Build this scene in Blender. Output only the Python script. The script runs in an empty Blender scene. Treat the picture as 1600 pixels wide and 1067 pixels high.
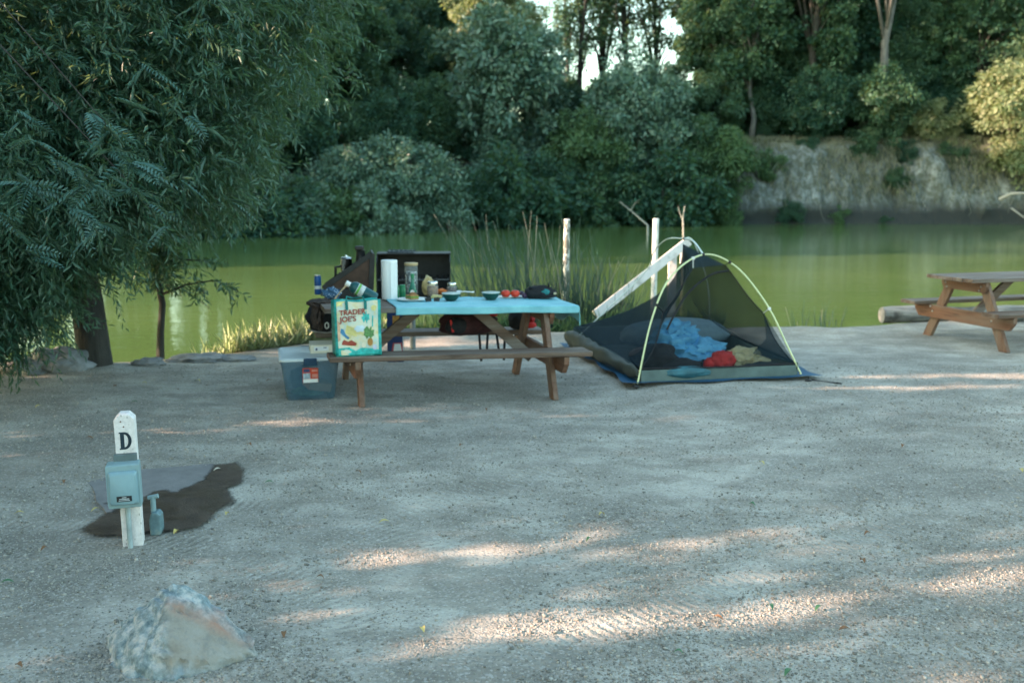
import bpy, bmesh, math, random
import numpy as np
from mathutils import Vector, Matrix, Euler, noise as mnoise

rng = np.random.default_rng(7)
random.seed(7)
PI = math.pi
scene = bpy.context.scene
C = scene.collection
R = math.radians

# ------------------------------------------------------------------ camera
F_PX, CAM_H, PITCH = 1556.0, 1.751, 0.155
cd = bpy.data.cameras.new('camera')
cam = bpy.data.objects.new('camera', cd)
C.objects.link(cam)
cam.location = (0, 0, CAM_H)
cam.rotation_euler = (PI / 2 - PITCH, 0, 0)
cd.sensor_width = 36.0
cd.lens = 36.0 * F_PX / 1600.0
cd.clip_start, cd.clip_end = 0.1, 2000
cd.dof.use_dof = True
cd.dof.focus_distance = 4.6
cd.dof.aperture_fstop = 2.8
scene.camera = cam


def ray(px, py):
    u, v = (px - 800) / F_PX, (533.5 - py) / F_PX
    c, s = math.cos(PITCH), math.sin(PITCH)
    return Vector((u, c + v * s, -s + v * c))


def at(px, py, Y):
    d = ray(px, py)
    return Vector((d.x * Y / d.y, Y, CAM_H + d.z * Y / d.y))


def P(px, py, z=0.0):
    d = ray(px, py)
    k = (z - CAM_H) / d.z
    return Vector((d.x * k, d.y * k, z))


# ------------------------------------------------------------------ light
SUN_EL, SUN_AZ = R(19), R(12)
SUN = Vector((-math.cos(SUN_EL) * math.cos(SUN_AZ), -math.cos(SUN_EL) * math.sin(SUN_AZ), math.sin(SUN_EL)))
world = bpy.data.worlds.new("World")
scene.world = world
world.use_nodes = True
nt = world.node_tree
nt.nodes.clear()
wo = nt.nodes.new('ShaderNodeOutputWorld')
wb = nt.nodes.new('ShaderNodeBackground')
sky = nt.nodes.new('ShaderNodeTexSky')
sky.sky_type = 'NISHITA'
sky.sun_disc = False
sky.sun_elevation = SUN_EL
sky.sun_rotation = math.atan2(SUN.x, SUN.y)
sky.air_density = 1.0
sky.dust_density = 1.6
sky.ozone_density = 0.3
tint = nt.nodes.new('ShaderNodeMix')
tint.data_type = 'RGBA'
tint.blend_type = 'MULTIPLY'
tint.inputs[0].default_value = 1.0
tint.inputs[7].default_value = (0.90, 1.0, 0.84, 1)
nt.links.new(sky.outputs[0], tint.inputs[6])
nt.links.new(tint.outputs[2], wb.inputs[0])
wb.inputs[1].default_value = 0.15
nt.links.new(wb.outputs[0], wo.inputs[0])
sl = bpy.data.lights.new('sun', 'SUN')
sl.energy = 4.2
sl.angle = R(0.5)
sl.color = (1.0, 0.68, 0.51)
so = bpy.data.objects.new('sun', sl)
C.objects.link(so)
so.rotation_euler = SUN.to_track_quat('Z', 'Y').to_euler()
scene.view_settings.view_transform = 'Standard'
scene.view_settings.look = 'None'
scene.view_settings.exposure = 2.35
scene.view_settings.gamma = 1.0
scene.cycles.use_denoising = True
scene.cycles.max_bounces = 8
scene.cycles.transparent_max_bounces = 16
scene.cycles.sample_clamp_indirect = 6.0
scene.cycles.caustics_reflective = False
scene.cycles.caustics_refractive = False


# ------------------------------------------------------------------ materials
class NB:
    def __init__(s, name):
        s.m = bpy.data.materials.new(name)
        s.m.use_nodes = True
        s.t = s.m.node_tree
        s.t.nodes.clear()
        s.out = s.n('ShaderNodeOutputMaterial')
        s.b = s.n('ShaderNodeBsdfPrincipled')
        s.t.links.new(s.b.outputs[0], s.out.inputs[0])
        s.b.inputs['Specular IOR Level'].default_value = 0.35
        s._co = None

    def n(s, kind, **kw):
        x = s.t.nodes.new(kind)
        for k, v in kw.items():
            setattr(x, k, v)
        return x

    def l(s, a, b):
        s.t.links.new(a, b)

    def inp(s, sock, v):
        if hasattr(v, 'is_output') or hasattr(v, 'links'):
            s.l(v, sock)
        else:
            sock.default_value = v

    @property
    def co(s):
        if s._co is None:
            s._co = s.n('ShaderNodeTexCoord').outputs['Object']
        return s._co

    def geo(s):
        return s.n('ShaderNodeNewGeometry')

    def map(s, scale=(1, 1, 1), rot=(0, 0, 0), loc=(0, 0, 0), vec=None):
        m = s.n('ShaderNodeMapping')
        s.l(vec or s.co, m.inputs[0])
        m.inputs['Scale'].default_value = scale
        m.inputs['Rotation'].default_value = rot
        m.inputs['Location'].default_value = loc
        return m.outputs[0]

    def noise(s, scale, detail=4, rough=0.55, vec=None, dist=0.0):
        x = s.n('ShaderNodeTexNoise')
        s.l(vec or s.co, x.inputs['Vector'])
        x.inputs['Scale'].default_value = scale
        x.inputs['Detail'].default_value = detail
        x.inputs['Roughness'].default_value = rough
        x.inputs['Distortion'].default_value = dist
        return x.outputs['Fac']

    def voro(s, scale, feature='F1', vec=None, out='Distance'):
        x = s.n('ShaderNodeTexVoronoi', feature=feature)
        s.l(vec or s.co, x.inputs['Vector'])
        x.inputs['Scale'].default_value = scale
        return x.outputs[out]

    def ramp(s, fac, stops, interp='LINEAR'):
        x = s.n('ShaderNodeValToRGB')
        x.color_ramp.interpolation = interp
        e = x.color_ramp.elements
        while len(e) < len(stops):
            e.new(0.5)
        for el, (p, c) in zip(e, stops):
            el.position = p
            if isinstance(c, (int, float)):
                c = (c, c, c)
            el.color = (*c, 1)
        s.l(fac, x.inputs[0])
        return x.outputs[0]

    def math(s, op, a, b=0.0, c=None, clamp=False):
        x = s.n('ShaderNodeMath', operation=op)
        x.use_clamp = clamp
        s.inp(x.inputs[0], a)
        s.inp(x.inputs[1], b)
        if c is not None:
            s.inp(x.inputs[2], c)
        return x.outputs[0]

    def mix(s, fac, a, b, blend='MIX'):
        x = s.n('ShaderNodeMix', data_type='RGBA', blend_type=blend)
        s.inp(x.inputs[0], fac)
        s.inp(x.inputs[6], (*a, 1) if isinstance(a, tuple) else a)
        s.inp(x.inputs[7], (*b, 1) if isinstance(b, tuple) else b)
        return x.outputs[2]

    def bump(s, h, strength=0.3, dist=0.01, normal=None):
        x = s.n('ShaderNodeBump')
        x.inputs['Strength'].default_value = strength
        x.inputs['Distance'].default_value = dist
        s.l(h, x.inputs['Height'])
        if normal is not None:
            s.l(normal, x.inputs['Normal'])
        s.l(x.outputs[0], s.b.inputs['Normal'])
        return x.outputs[0]

    def set(s, col=None, rough=None, metal=None, **kw):
        if col is not None:
            s.inp(s.b.inputs['Base Color'], (*col, 1) if isinstance(col, tuple) else col)
        if rough is not None:
            s.inp(s.b.inputs['Roughness'], rough)
        if metal is not None:
            s.b.inputs['Metallic'].default_value = metal
        for k, v in kw.items():
            s.b.inputs[k.replace('_', ' ')].default_value = v
        return s


MATS = {}


def plain(name, col, rough=0.6, metal=0.0, var=0.25, scale=14, bump=0.15, bscale=60, dirt=None, **kw):
    """a painted / plastic / cloth surface with a little mottling and a fine bump"""
    if name in MATS:
        return MATS[name]
    b = NB(name)
    n1 = b.noise(scale, 5, 0.6)
    lo = tuple(c * (1 - var) for c in col)
    hi = tuple(min(1, c * (1 + var)) for c in col)
    c = b.ramp(n1, [(0.3, lo), (0.7, hi)])
    if dirt:
        d = b.ramp(b.noise(scale * 0.45, 6, 0.7), [(0.52, 0.0), (0.68, 1.0)])
        c = b.mix(d, c, dirt)
    b.set(c, rough, metal, **kw)
    if bump:
        b.bump(b.noise(bscale, 3), bump, 0.004)
    MATS[name] = b.m
    return b.m


def wood(name, axis, base, dark, worn, rough=0.6, seed=0.0):
    b = NB(name)
    sc = {'x': (1.2, 14, 14), 'y': (14, 1.2, 14), 'z': (14, 14, 1.2)}[axis]
    v = b.map(sc, loc=(seed, seed * .7, seed * .3))
    g = b.noise(2.2, 8, 0.65, v, 0.6)
    c = b.ramp(g, [(0.3, dark), (0.52, base), (0.72, tuple(min(1, x * 1.25) for x in base))])
    w = b.ramp(b.noise(1.6, 6, 0.7, b.map(tuple(x * .5 for x in sc), loc=(seed + 3, 0, 1))), [(0.42, 0.0), (0.64, 1.0)])
    c = b.mix(w, c, worn)
    b.set(c, rough)
    b.bump(g, 0.5, 0.004)
    return b.m


def leafmat(name, cols, trans=0.35, rough=0.45, spec=0.4):
    b = NB(name)
    g = b.geo()
    c = b.ramp(g.outputs['Random Per Island'], [(i / (len(cols) - 1), x) for i, x in enumerate(cols)])
    big = b.noise(0.9, 2, 0.5)
    c = b.mix(b.ramp(big, [(0.35, 0.0), (0.65, 0.35)]), c, tuple(x * 1.35 for x in cols[-1]))
    b.set(c, rough)
    b.b.inputs['Specular IOR Level'].default_value = spec
    tr = b.n('ShaderNodeBsdfTranslucent')
    tcol = b.mix(0.5, c, (0.25, 0.30, 0.03))
    b.l(tcol, tr.inputs[0])
    mx = b.n('ShaderNodeMixShader')
    mx.inputs[0].default_value = trans
    b.l(b.b.outputs[0], mx.inputs[1])
    b.l(tr.outputs[0], mx.inputs[2])
    b.l(mx.outputs[0], b.out.inputs[0])
    return b.m


def gravel_material():
    b = NB('gravel_ground')
    co = b.co
    big = b.noise(0.55, 5, 0.6)
    mid = b.noise(2.3, 6, 0.62, b.map((1, 1.5, 1)))
    fine = b.noise(70, 4, 0.7)
    grain = b.voro(95)
    gc = b.voro(95, out='Color')
    stone = b.voro(38)
    c = b.ramp(mid, [(0.34, (0.255, 0.232, 0.192)), (0.48, (0.365, 0.338, 0.288)), (0.62, (0.515, 0.482, 0.420))])
    c = b.mix(b.ramp(big, [(0.45, 0.0), (0.62, 0.65)]), c, (0.190, 0.176, 0.150))
    sp = b.n('ShaderNodeSeparateColor')
    b.l(gc, sp.inputs[0])
    c = b.mix(b.ramp(sp.outputs[0], [(0.0, 0.55), (0.35, 0.0), (0.75, 0.0), (1.0, 0.0)]), c, (0.17, 0.165, 0.16))
    c = b.mix(b.ramp(sp.outputs[1], [(0.72, 0.0), (1.0, 0.55)]), c, (0.58, 0.56, 0.53))
    c = b.mix(b.math('MULTIPLY', fine, 0.35), c, (0.20, 0.19, 0.18))
    b.set(c, 0.92)
    b.b.inputs['Specular IOR Level'].default_value = 0.15
    # relief: grains, pits, tyre tread left in the dust
    sx = b.n('ShaderNodeSeparateXYZ')
    b.l(co, sx.inputs[0])
    X, Y = sx.outputs[0], sx.outputs[1]
    tread = None
    for (cx, cy, r0, w, n, sg) in TRACKS:
        dx = b.math('SUBTRACT', X, cx)
        dy = b.math('SUBTRACT', Y, cy)
        rr = b.math('SQRT', b.math('ADD', b.math('MULTIPLY', dx, dx), b.math('MULTIPLY', dy, dy)))
        off = b.math('SUBTRACT', rr, r0)
        band = b.math('SUBTRACT', 1.0, b.math('DIVIDE', b.math('ABSOLUTE', off), w), clamp=True)
        band = b.ramp(band, [(0.0, 0.0), (0.25, 1.0)])
        ang = b.math('ARCTAN2', dy, dx)
        skew = b.math('ADD', b.math('MULTIPLY', ang, n), b.math('MULTIPLY', b.math('ABSOLUTE', off), sg * 16.0))
        s = b.math('SINE', skew)
        patch = b.ramp(b.noise(1.3, 4), [(0.42, 0.0), (0.54, 1.0)])
        t = b.math('MULTIPLY', b.math('MULTIPLY', s, band), patch)
        tread = t if tread is None else b.math('ADD', tread, t)
    h = b.math('ADD', b.math('MULTIPLY', grain, -0.55), b.math('MULTIPLY', fine, 0.5))
    h = b.math('ADD', h, b.math('MULTIPLY', stone, -0.5))
    bn1 = b.bump(tread, 0.5, 0.007)
    b.bump(h, 0.55, 0.016, bn1)
    return b.m


# ------------------------------------------------------------------ mesh helpers
def mesh_np(name, v, f):
    me = bpy.data.meshes.new(name)
    v = np.asarray(v, np.float32)
    f = np.asarray(f, np.int32)
    k = f.shape[1]
    me.vertices.add(len(v))
    me.vertices.foreach_set('co', v.ravel())
    me.loops.add(f.size)
    me.loops.foreach_set('vertex_index', f.ravel())
    me.polygons.add(len(f))
    me.polygons.foreach_set('loop_start', np.arange(0, f.size, k, dtype=np.int32))
    me.polygons.foreach_set('loop_total', np.full(len(f), k, np.int32))
    me.update(calc_edges=True)
    return me


def link(name, me, mat, parent=None, smooth=False):
    o = bpy.data.objects.new(name, me)
    C.objects.link(o)
    if mat is not None and not me.materials:
        me.materials.append(mat)
    if parent is not None:
        o.parent = parent
    if smooth:
        me.polygons.foreach_set('use_smooth', np.ones(len(me.polygons), bool))
    return o


def tag(o, label, cat, group=None):
    o['label'] = label
    o['category'] = cat
    if group:
        o['group'] = group
    return o


def thing(name, label, cat, loc=(0, 0, 0), rot=(0, 0, 0), group=None):
    o = bpy.data.objects.new(name, None)
    C.objects.link(o)
    o.empty_display_size = 0.1
    o.location = loc
    o.rotation_euler = rot if hasattr(rot, '__len__') else (0, 0, rot)
    return tag(o, label, cat, group)


def structure(o):
    o['kind'] = 'structure'
    return o


def stuff(o, label=None, cat=None):
    o['kind'] = 'stuff'
    if label:
        tag(o, label, cat)
    return o


class MB:
    def __init__(s):
        s.bm = bmesh.new()

    def _add(s, vs, fs):
        bv = [s.bm.verts.new(v) for v in vs]
        for f in fs:
            try:
                s.bm.faces.new([bv[i] for i in f])
            except ValueError:
                pass
        return bv

    def box(s, c, d, rot=None, taper=1.0):
        x, y, z = d[0] / 2, d[1] / 2, d[2] / 2
        vs = [Vector((i * x * (taper if k < 0 else 1), j * y * (taper if k < 0 else 1), k * z)) for k in (-1, 1) for j in (-1, 1) for i in (-1, 1)]
        if rot is not None:
            M = rot if isinstance(rot, Matrix) else Euler(rot).to_matrix()
            vs = [M @ v for v in vs]
        c = Vector(c)
        s._add([v + c for v in vs], [(0, 2, 3, 1), (4, 5, 7, 6), (0, 1, 5, 4), (2, 6, 7, 3), (0, 4, 6, 2), (1, 3, 7, 5)])
        return s

    def bar(s, a, b, w, h, up=(0, 0, 1)):
        a, b = Vector(a), Vector(b)
        z = (b - a).normalized()
        x = Vector(up).cross(z)
        x = x.normalized() if x.length > 1e-6 else Vector((1, 0, 0))
        y = z.cross(x)
        vs = [p + x * i * w / 2 + y * j * h / 2 for p in (a, b) for j in (-1, 1) for i in (-1, 1)]
        s._add(vs, [(0, 2, 3, 1), (4, 5, 7, 6), (0, 1, 5, 4), (2, 6, 7, 3), (0, 4, 6, 2), (1, 3, 7, 5)])
        return s

    def tube(s, pts, r, n=10, cap=True):
        pts = [Vector(p) for p in pts]
        rs = r if hasattr(r, '__len__') else [r] * len(pts)
        rings = []
        ref = None
        for i, p in enumerate(pts):
            t = (pts[min(i + 1, len(pts) - 1)] - pts[max(i - 1, 0)]).normalized()
            if ref is None:
                ref = Vector((0, 0, 1)) if abs(t.z) < 0.9 else Vector((1, 0, 0))
            x = (ref - t * ref.dot(t)).normalized()
            ref = x
            y = t.cross(x)
            rings.append([s.bm.verts.new(p + (x * math.cos(a) + y * math.sin(a)) * rs[i]) for a in [2 * PI * k / n for k in range(n)]])
        for A, B in zip(rings, rings[1:]):
            for k in range(n):
                s.bm.faces.new((A[k], A[(k + 1) % n], B[(k + 1) % n], B[k]))
        if cap:
            s.bm.faces.new(list(reversed(rings[0])))
            s.bm.faces.new(rings[-1])
        return s

    def lathe(s, prof, c=(0, 0, 0), n=24, M=None, sx=1.0, sy=1.0):
        c = Vector(c)
        rings = []
        for r, z in prof:
            ring = []
            for k in range(n):
                v = Vector((r * sx * math.cos(2 * PI * k / n), r * sy * math.sin(2 * PI * k / n), z))
                if M is not None:
                    v = M @ v
                ring.append(s.bm.verts.new(v + c))
            rings.append(ring)
        for A, B in zip(rings, rings[1:]):
            for k in range(n):
                s.bm.faces.new((A[k], A[(k + 1) % n], B[(k + 1) % n], B[k]))
        s.bm.faces.new(list(reversed(rings[0])))
        s.bm.faces.new(rings[-1])
        return s

    def prism(s, poly, depth, M=None):
        """poly in the local xz plane, thickness along y from 0 to depth"""
        M = M or Matrix.Identity(4)
        n = len(poly)
        vs = [M @ Vector((x, 0, z)) for x, z in poly] + [M @ Vector((x, depth, z)) for x, z in poly]
        s._add(vs, [tuple(range(n)), tuple(reversed(range(n, 2 * n)))] + [(i, i + n, (i + 1) % n + n, (i + 1) % n) for i in range(n)])
        return s

    def blob(s, c, r, sub=3, amp=0.15, freq=2.0, seed=0.0, M=None, flat=None):
        t = bmesh.new()
        bmesh.ops.create_icosphere(t, subdivisions=sub, radius=1.0)
        r = Vector(r) if hasattr(r, '__len__') else Vector((r, r, r))
        vs = []
        for v in t.verts:
            p = v.co.copy()
            k = 1 + amp * mnoise.fractal(p * freq + Vector((seed, seed * 1.7, -seed)), 0.8, 2.0, 4)
            q = Vector((p.x * r.x, p.y * r.y, p.z * r.z)) * k
            if flat is not None and q.z < flat:
                q.z = flat
            if M is not None:
                q = M @ q
            vs.append(q + Vector(c))
        s._add(vs, [[v.index for v in f.verts] for f in t.faces])
        t.free()
        return s

    def build(s, name, mat, parent=None, smooth=False, bevel=0.0, seg=2):
        bmesh.ops.recalc_face_normals(s.bm, faces=s.bm.faces)
        me = bpy.data.meshes.new(name)
        s.bm.to_mesh(me)
        s.bm.free()
        o = link(name, me, mat, parent, smooth)
        if bevel:
            m = o.modifiers.new('edge', 'BEVEL')
            m.width = bevel
            m.segments = seg
            m.limit_method = 'ANGLE'
            m.angle_limit = R(40)
        if smooth and bevel == 0:
            try:
                me.set_sharp_from_angle(angle=R(50))
            except Exception:
                pass
        return o


def copy_tree(o, parent=None):
    c = o.copy()
    C.objects.link(c)
    if parent is not None:
        c.parent = parent
    for ch in list(o.children):
        copy_tree(ch, c)
    return c


def text_mesh(name, s, size, mat, parent, M, ext=0.001, offset=0.0, sx=1.0):
    cu = bpy.data.curves.new('lettering', 'FONT')
    cu.body = s
    cu.size = size
    cu.extrude = ext
    cu.offset = offset
    cu.align_x = 'LEFT'
    tmp = bpy.data.objects.new('lettering', cu)
    C.objects.link(tmp)
    dg = bpy.context.evaluated_depsgraph_get()
    me = bpy.data.meshes.new_from_object(tmp.evaluated_get(dg))
    bpy.data.objects.remove(tmp)
    me.transform(M @ Matrix.Diagonal((sx, 1, 1, 1)))
    me.materials.clear()
    return link(name, me, mat, parent)


def unit(v):
    return v / np.maximum(np.linalg.norm(v, axis=1, keepdims=True), 1e-9)


def leaf_arrays(Pb, D, N, L, W, fold=0.15, droop=0.1):
    n = len(Pb)
    L = np.broadcast_to(np.asarray(L, float), (n,))[:, None]
    W = np.broadcast_to(np.asarray(W, float), (n,))[:, None]
    D = unit(D)
    S = unit(np.cross(D, N))
    N = np.cross(S, D)
    mid = Pb + D * L * 0.45
    v = np.stack([Pb, mid + S * W / 2 + N * W * fold, Pb + D * L - N * L * droop, mid - S * W / 2 + N * W * fold], 1)
    i = np.arange(n)[:, None] * 4
    f = np.stack([i + [0, 1, 2], i + [0, 2, 3]], 1).reshape(-1, 3)
    return v.reshape(-1, 3), f


def joined(parts):
    vs, fs, o = [], [], 0
    for v, f in parts:
        vs.append(v)
        fs.append(f + o)
        o += len(v)
    return np.concatenate(vs), np.concatenate(fs)


# ------------------------------------------------------------------ terrain
SHORE = np.array([(-120, -6), (-40, 3), (-12, 8.3), (-6.5, 8.9), (-5.0, 9.25), (-4.0, 9.75), (-3.3, 10.15), (-2.2, 11.0), (-1, 11.7), (0.5, 12.0), (2, 12.15),
                  (4, 12.3), (5.3, 12.9), (7, 14.2), (12, 16.5), (40, 24), (120, 40)], float)
FARW = np.array([(-150, 10), (-60, 28), (-40, 36), (-25, 42), (-12, 48), (-4, 54), (2, 57.5), (10, 59.5), (20, 60), (30, 59), (45, 54), (150, 30)], float)
WATER_Z = -0.5
T1X, T1Y, T1YAW, T1TILT = -0.584, 8.579, 0.270, 0.023


def shore(x):
    return np.interp(x, SHORE[:, 0], SHORE[:, 1])


def farw(x):
    return np.interp(x, FARW[:, 0], FARW[:, 1])


def vnoise(x, y, s=0.0):
    """cheap smooth value noise on arrays"""
    x = np.asarray(x, float) + s * 17.3
    y = np.asarray(y, float) - s * 9.1
    xi, yi = np.floor(x), np.floor(y)
    fx, fy = x - xi, y - yi
    fx, fy = fx * fx * (3 - 2 * fx), fy * fy * (3 - 2 * fy)

    def h(a, b):
        q = np.sin(a * 127.1 + b * 311.7 + s * 74.7) * 43758.5453
        return q - np.floor(q)
    return (h(xi, yi) * (1 - fx) + h(xi + 1, yi) * fx) * (1 - fy) + (h(xi, yi + 1) * (1 - fx) + h(xi + 1, yi + 1) * fx) * fy


def gz(x, y):
    x, y = np.asarray(x, float), np.asarray(y, float)
    c, s = math.cos(T1YAW), math.sin(T1YAW)
    xl = c * (x - T1X) + s * (y - T1Y)
    yl = -s * (x - T1X) + c * (y - T1Y)
    k = np.clip((1.9 - np.abs(xl)) / 0.8, 0, 1) * np.clip((2.6 - np.abs(yl)) / 1.5, 0, 1)
    z = -T1TILT * xl * k - 0.006 * k
    flat = 1 - 0.8 * k
    z = z + flat * (0.05 * (vnoise(x * .35, y * .35, 1) - .5) + 0.022 * (vnoise(x * 1.3, y * 1.3, 2) - .5) + 0.010 * (vnoise(x * 4, y * 4, 3) - .5)) * np.clip((y - 0) / 4, 0.3, 1)
    e = shore(x) + 0.22 * (vnoise(x * 1.6, y * 0, 4) - .5) + .1 * (vnoise(x * 6, y * 0, 5) - .5)
    t = y - e
    lip = 0.05 * np.exp(-((t + .35) / .3) ** 2) * (vnoise(x * 2.3, y * 2.3, 8))
    pad = np.clip(1.6 - np.hypot((x + 1.75) / .75, (y - 5.15) / .62), 0, 1)
    pad = np.clip(pad / .5, 0, 1)
    z = z * (1 - pad)
    d = np.where(t < 0, 0, np.where(t < 0.9, -(t / 0.9) ** 1.15 * 0.75, -0.75 - (t - 0.9) * 0.12))
    d = np.maximum(d, -2.5)
    return z * np.clip(1 - t, 0, 1) + lip + d


def ground_at(x, y):
    return float(gz(np.array([x]), np.array([y]))[0])


def grid_mesh(name, xs, ys, zf):
    X, Y = np.meshgrid(xs, ys)
    Z = zf(X, Y)
    v = np.stack([X, Y, Z], -1).reshape(-1, 3)
    nx, ny = len(xs), len(ys)
    i = (np.arange(ny - 1)[:, None] * nx + np.arange(nx - 1)).ravel()
    return mesh_np(name, v, np.stack([i, i + 1, i + nx + 1, i + nx], 1))


def spaced(a, segs):
    out = [a]
    for end, step in segs:
        n = max(1, int(round((end - out[-1]) / step)))
        out += list(np.linspace(out[-1], end, n + 1)[1:])
    return np.array(out)


# tyre tread left in the dust: arcs through three points -> centre, radius, half width, ridges, skew, sector


def arc(a, b_, c_, w, sg, pitch=.05):
    (x1, y1), (x2, y2), (x3, y3) = [(P(*q).x, P(*q).y) for q in (a, b_, c_)]
    d_ = 2 * (x1 * (y2 - y3) + x2 * (y3 - y1) + x3 * (y1 - y2))
    ux = ((x1 ** 2 + y1 ** 2) * (y2 - y3) + (x2 ** 2 + y2 ** 2) * (y3 - y1) + (x3 ** 2 + y3 ** 2) * (y1 - y2)) / d_
    uy = ((x1 ** 2 + y1 ** 2) * (x3 - x2) + (x2 ** 2 + y2 ** 2) * (x1 - x3) + (x3 ** 2 + y3 ** 2) * (x2 - x1)) / d_
    r_ = math.hypot(x1 - ux, y1 - uy)
    return (ux, uy, r_, w, round(2 * PI * r_ / pitch), sg)


TRACKS = [arc((300, 905), (480, 850), (640, 800), .15, 1.0), arc((470, 792), (640, 842), (735, 935), .13, 1.0), arc((300, 850), (440, 900), (560, 985), .13, -1.0),
          arc((800, 1040), (980, 965), (1150, 900), .09, 1.0)]


def on_track(x, y):
    hit = np.zeros(len(x), bool)
    for (cx, cy, r0, w, n, sg) in TRACKS:
        hit |= np.abs(np.hypot(x - cx, y - cy) - r0) < w
    return hit


gm = gravel_material()
me = grid_mesh('ground', spaced(-120, [(-20, 5), (-8, .5), (-6, .12), (8, .06), (12, .2), (24, 1), (120, 6)]),
               spaced(-120, [(-10, 6), (1.5, .5), (15, .06), (24, .5), (42, 2)]), gz)
structure(link('ground', me, gm, smooth=True))

# far bank: mud foot, pale cliff on the right, shrubby slope on the left, wooded shelf behind
CLIFF_A, CLIFF_B = 8.0, 13.0


def far_profile(x, t):
    k = np.clip((x - CLIFF_A) / (CLIFF_B - CLIFF_A), 0, 1)
    k = k * k * (3 - 2 * k)
    zc = np.interp(t, [-6, 0, 0.5, 0.75, 1.1, 2.0, 2.8, 6, 20, 60, 200], [-2, -.5, 0.35, .55, 1.3, 3.5, 4.35, 4.6, 5.2, 8, 14])
    zs = np.interp(t, [-6, 0, 1.0, 3, 7, 20, 60, 200], [-2, -.5, 0.3, 1.7, 3.4, 4.6, 8, 14])
    return zc * k + zs * (1 - k)


xs = spaced(-150, [(-30, 4), (6, .8), (34, .22), (60, 1.5), (150, 6)])
ts = spaced(-6, [(-.6, 1.8), (0, .2), (3.2, .12), (8, .8), (30, 3), (200, 17)])
X, Tt = np.meshgrid(xs, ts)
Z = far_profile(X, Tt)
face = np.clip((Tt - .1) / .5, 0, 1) * np.clip((3.6 - Tt) / .8, 0, 1)
Yf = farw(X) + Tt + face * (1.3 * (vnoise(X * .5, Z * .35, 11) - .5) + .6 * (vnoise(X * 1.7, Z * .9, 12) - .5) + .25 * (vnoise(X * 5, Z * 2.2, 13) - .5))
Z = Z + .25 * (vnoise(X * .6, Tt * .6, 14) - .5) * np.clip(Tt, 0, 1) + face * .25 * (vnoise(X * 2.2, Tt * 2, 15) - .5)
nx = len(xs)
i = (np.arange(len(ts) - 1)[:, None] * nx + np.arange(nx - 1)).ravel()
me = mesh_np('far_bank', np.stack([X, Yf, Z], -1).reshape(-1, 3), np.stack([i, i + 1, i + nx + 1, i + nx], 1))
b = NB('far_bank_earth')
streak = b.noise(1.0, 7, 0.7, b.map((2.4, 1, 0.55)), 0.5)
c = b.ramp(streak, [(0.34, (0.05, 0.06, 0.055)), (0.48, (0.135, 0.155, 0.152)), (0.70, (0.32, 0.355, 0.36))])
c = b.mix(b.ramp(b.noise(3.2, 5, .7), [(0.46, 0.0), (0.58, 0.85)]), c, (0.075, 0.085, 0.06))
sz = b.n('ShaderNodeSeparateXYZ')
b.l(b.co, sz.inputs[0])
zz = b.math('ADD', sz.outputs[2], b.math('MULTIPLY', b.math('SUBTRACT', b.noise(.8, 6, .7), .3), 1.3))
mud = b.ramp(b.math('MULTIPLY', zz, 0.1), [(0.040, 1.0), (0.125, 0.0)])
c = b.mix(mud, c, (0.026, 0.032, 0.032))
soil = b.ramp(b.math('MULTIPLY', zz, 0.1), [(0.41, 0.0), (0.47, 1.0)])
c = b.mix(soil, c, (0.12, 0.12, 0.075))
slope_x = b.ramp(b.math('ADD', b.math('MULTIPLY', sz.outputs[0], 0.02), b.math('MULTIPLY', b.noise(.7), .06)), [(0.19, 1.0), (0.27, 0.0)])
c = b.mix(slope_x, c, (0.06, 0.07, 0.05))
b.set(c, 0.95)
b.bump(streak, 0.9, 0.25)
structure(link('far_bank', me, b.m, smooth=False))

# water
b = NB('green_water')
n1 = b.noise(0.16, 3, 0.5, b.map((0.5, 1.4, 1)))
c = b.ramp(n1, [(0.3, (0.070, 0.124, 0.038)), (0.7, (0.104, 0.162, 0.052))])
b.set(c, 0.045)
b.b.inputs['IOR'].default_value = 1.33
b.b.inputs['Specular IOR Level'].default_value = 0.5
r1 = b.noise(1.0, 3, 0.5, b.map((1.1, 2.6, 1)))
r2 = b.noise(1.0, 2, 0.5, b.map((5, 11, 1)))
b.bump(b.math('ADD', r1, b.math('MULTIPLY', r2, .35)), 0.085, 0.10)
me = mesh_np('water', [(-200, -2, WATER_Z), (200, -2, WATER_Z), (200, 75, WATER_Z), (-200, 75, WATER_Z)], [(0, 1, 2, 3)])
structure(link('water', me, b.m))

# ------------------------------------------------------------------ where the sun comes through the canopy
# ellipses on the gravel (px centre, half length m, half width m, heading)
SUNSPOTS = []
for (px, py, a, w, hd) in [(880, 850, .5, .03, .1), (700, 858, .95, .045, .13), (560, 880, .5, .05, .10), (600, 1018, .55, .05, .20), (980, 965, 1.0, .12, .16), (830, 985, .5, .08, .2), (1110, 962, .5, .09, .15),
                           (1470, 915, .75, .055, .14), (1600, 893, .4, .05, .2), (1270, 830, .35, .05, .1), (1170, 838, .3, .04, .1), (1450, 1000, .2, .02, .1),
                           (1520, 588, 1.6, .11, .03), (1400, 606, 1.3, .06, .03), (1560, 1060, .45, .06, .15), (1240, 1062, .4, .03, .1), (1590, 800, .3, .03, .1),
                           (300, 930, .17, .09, .2), (770, 690, .22, .03, .1), (1330, 780, .2, .02, .1)]:
    q = P(px, py)
    SUNSPOTS.append((q.x, q.y, a, w * 1.4, hd))
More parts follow.
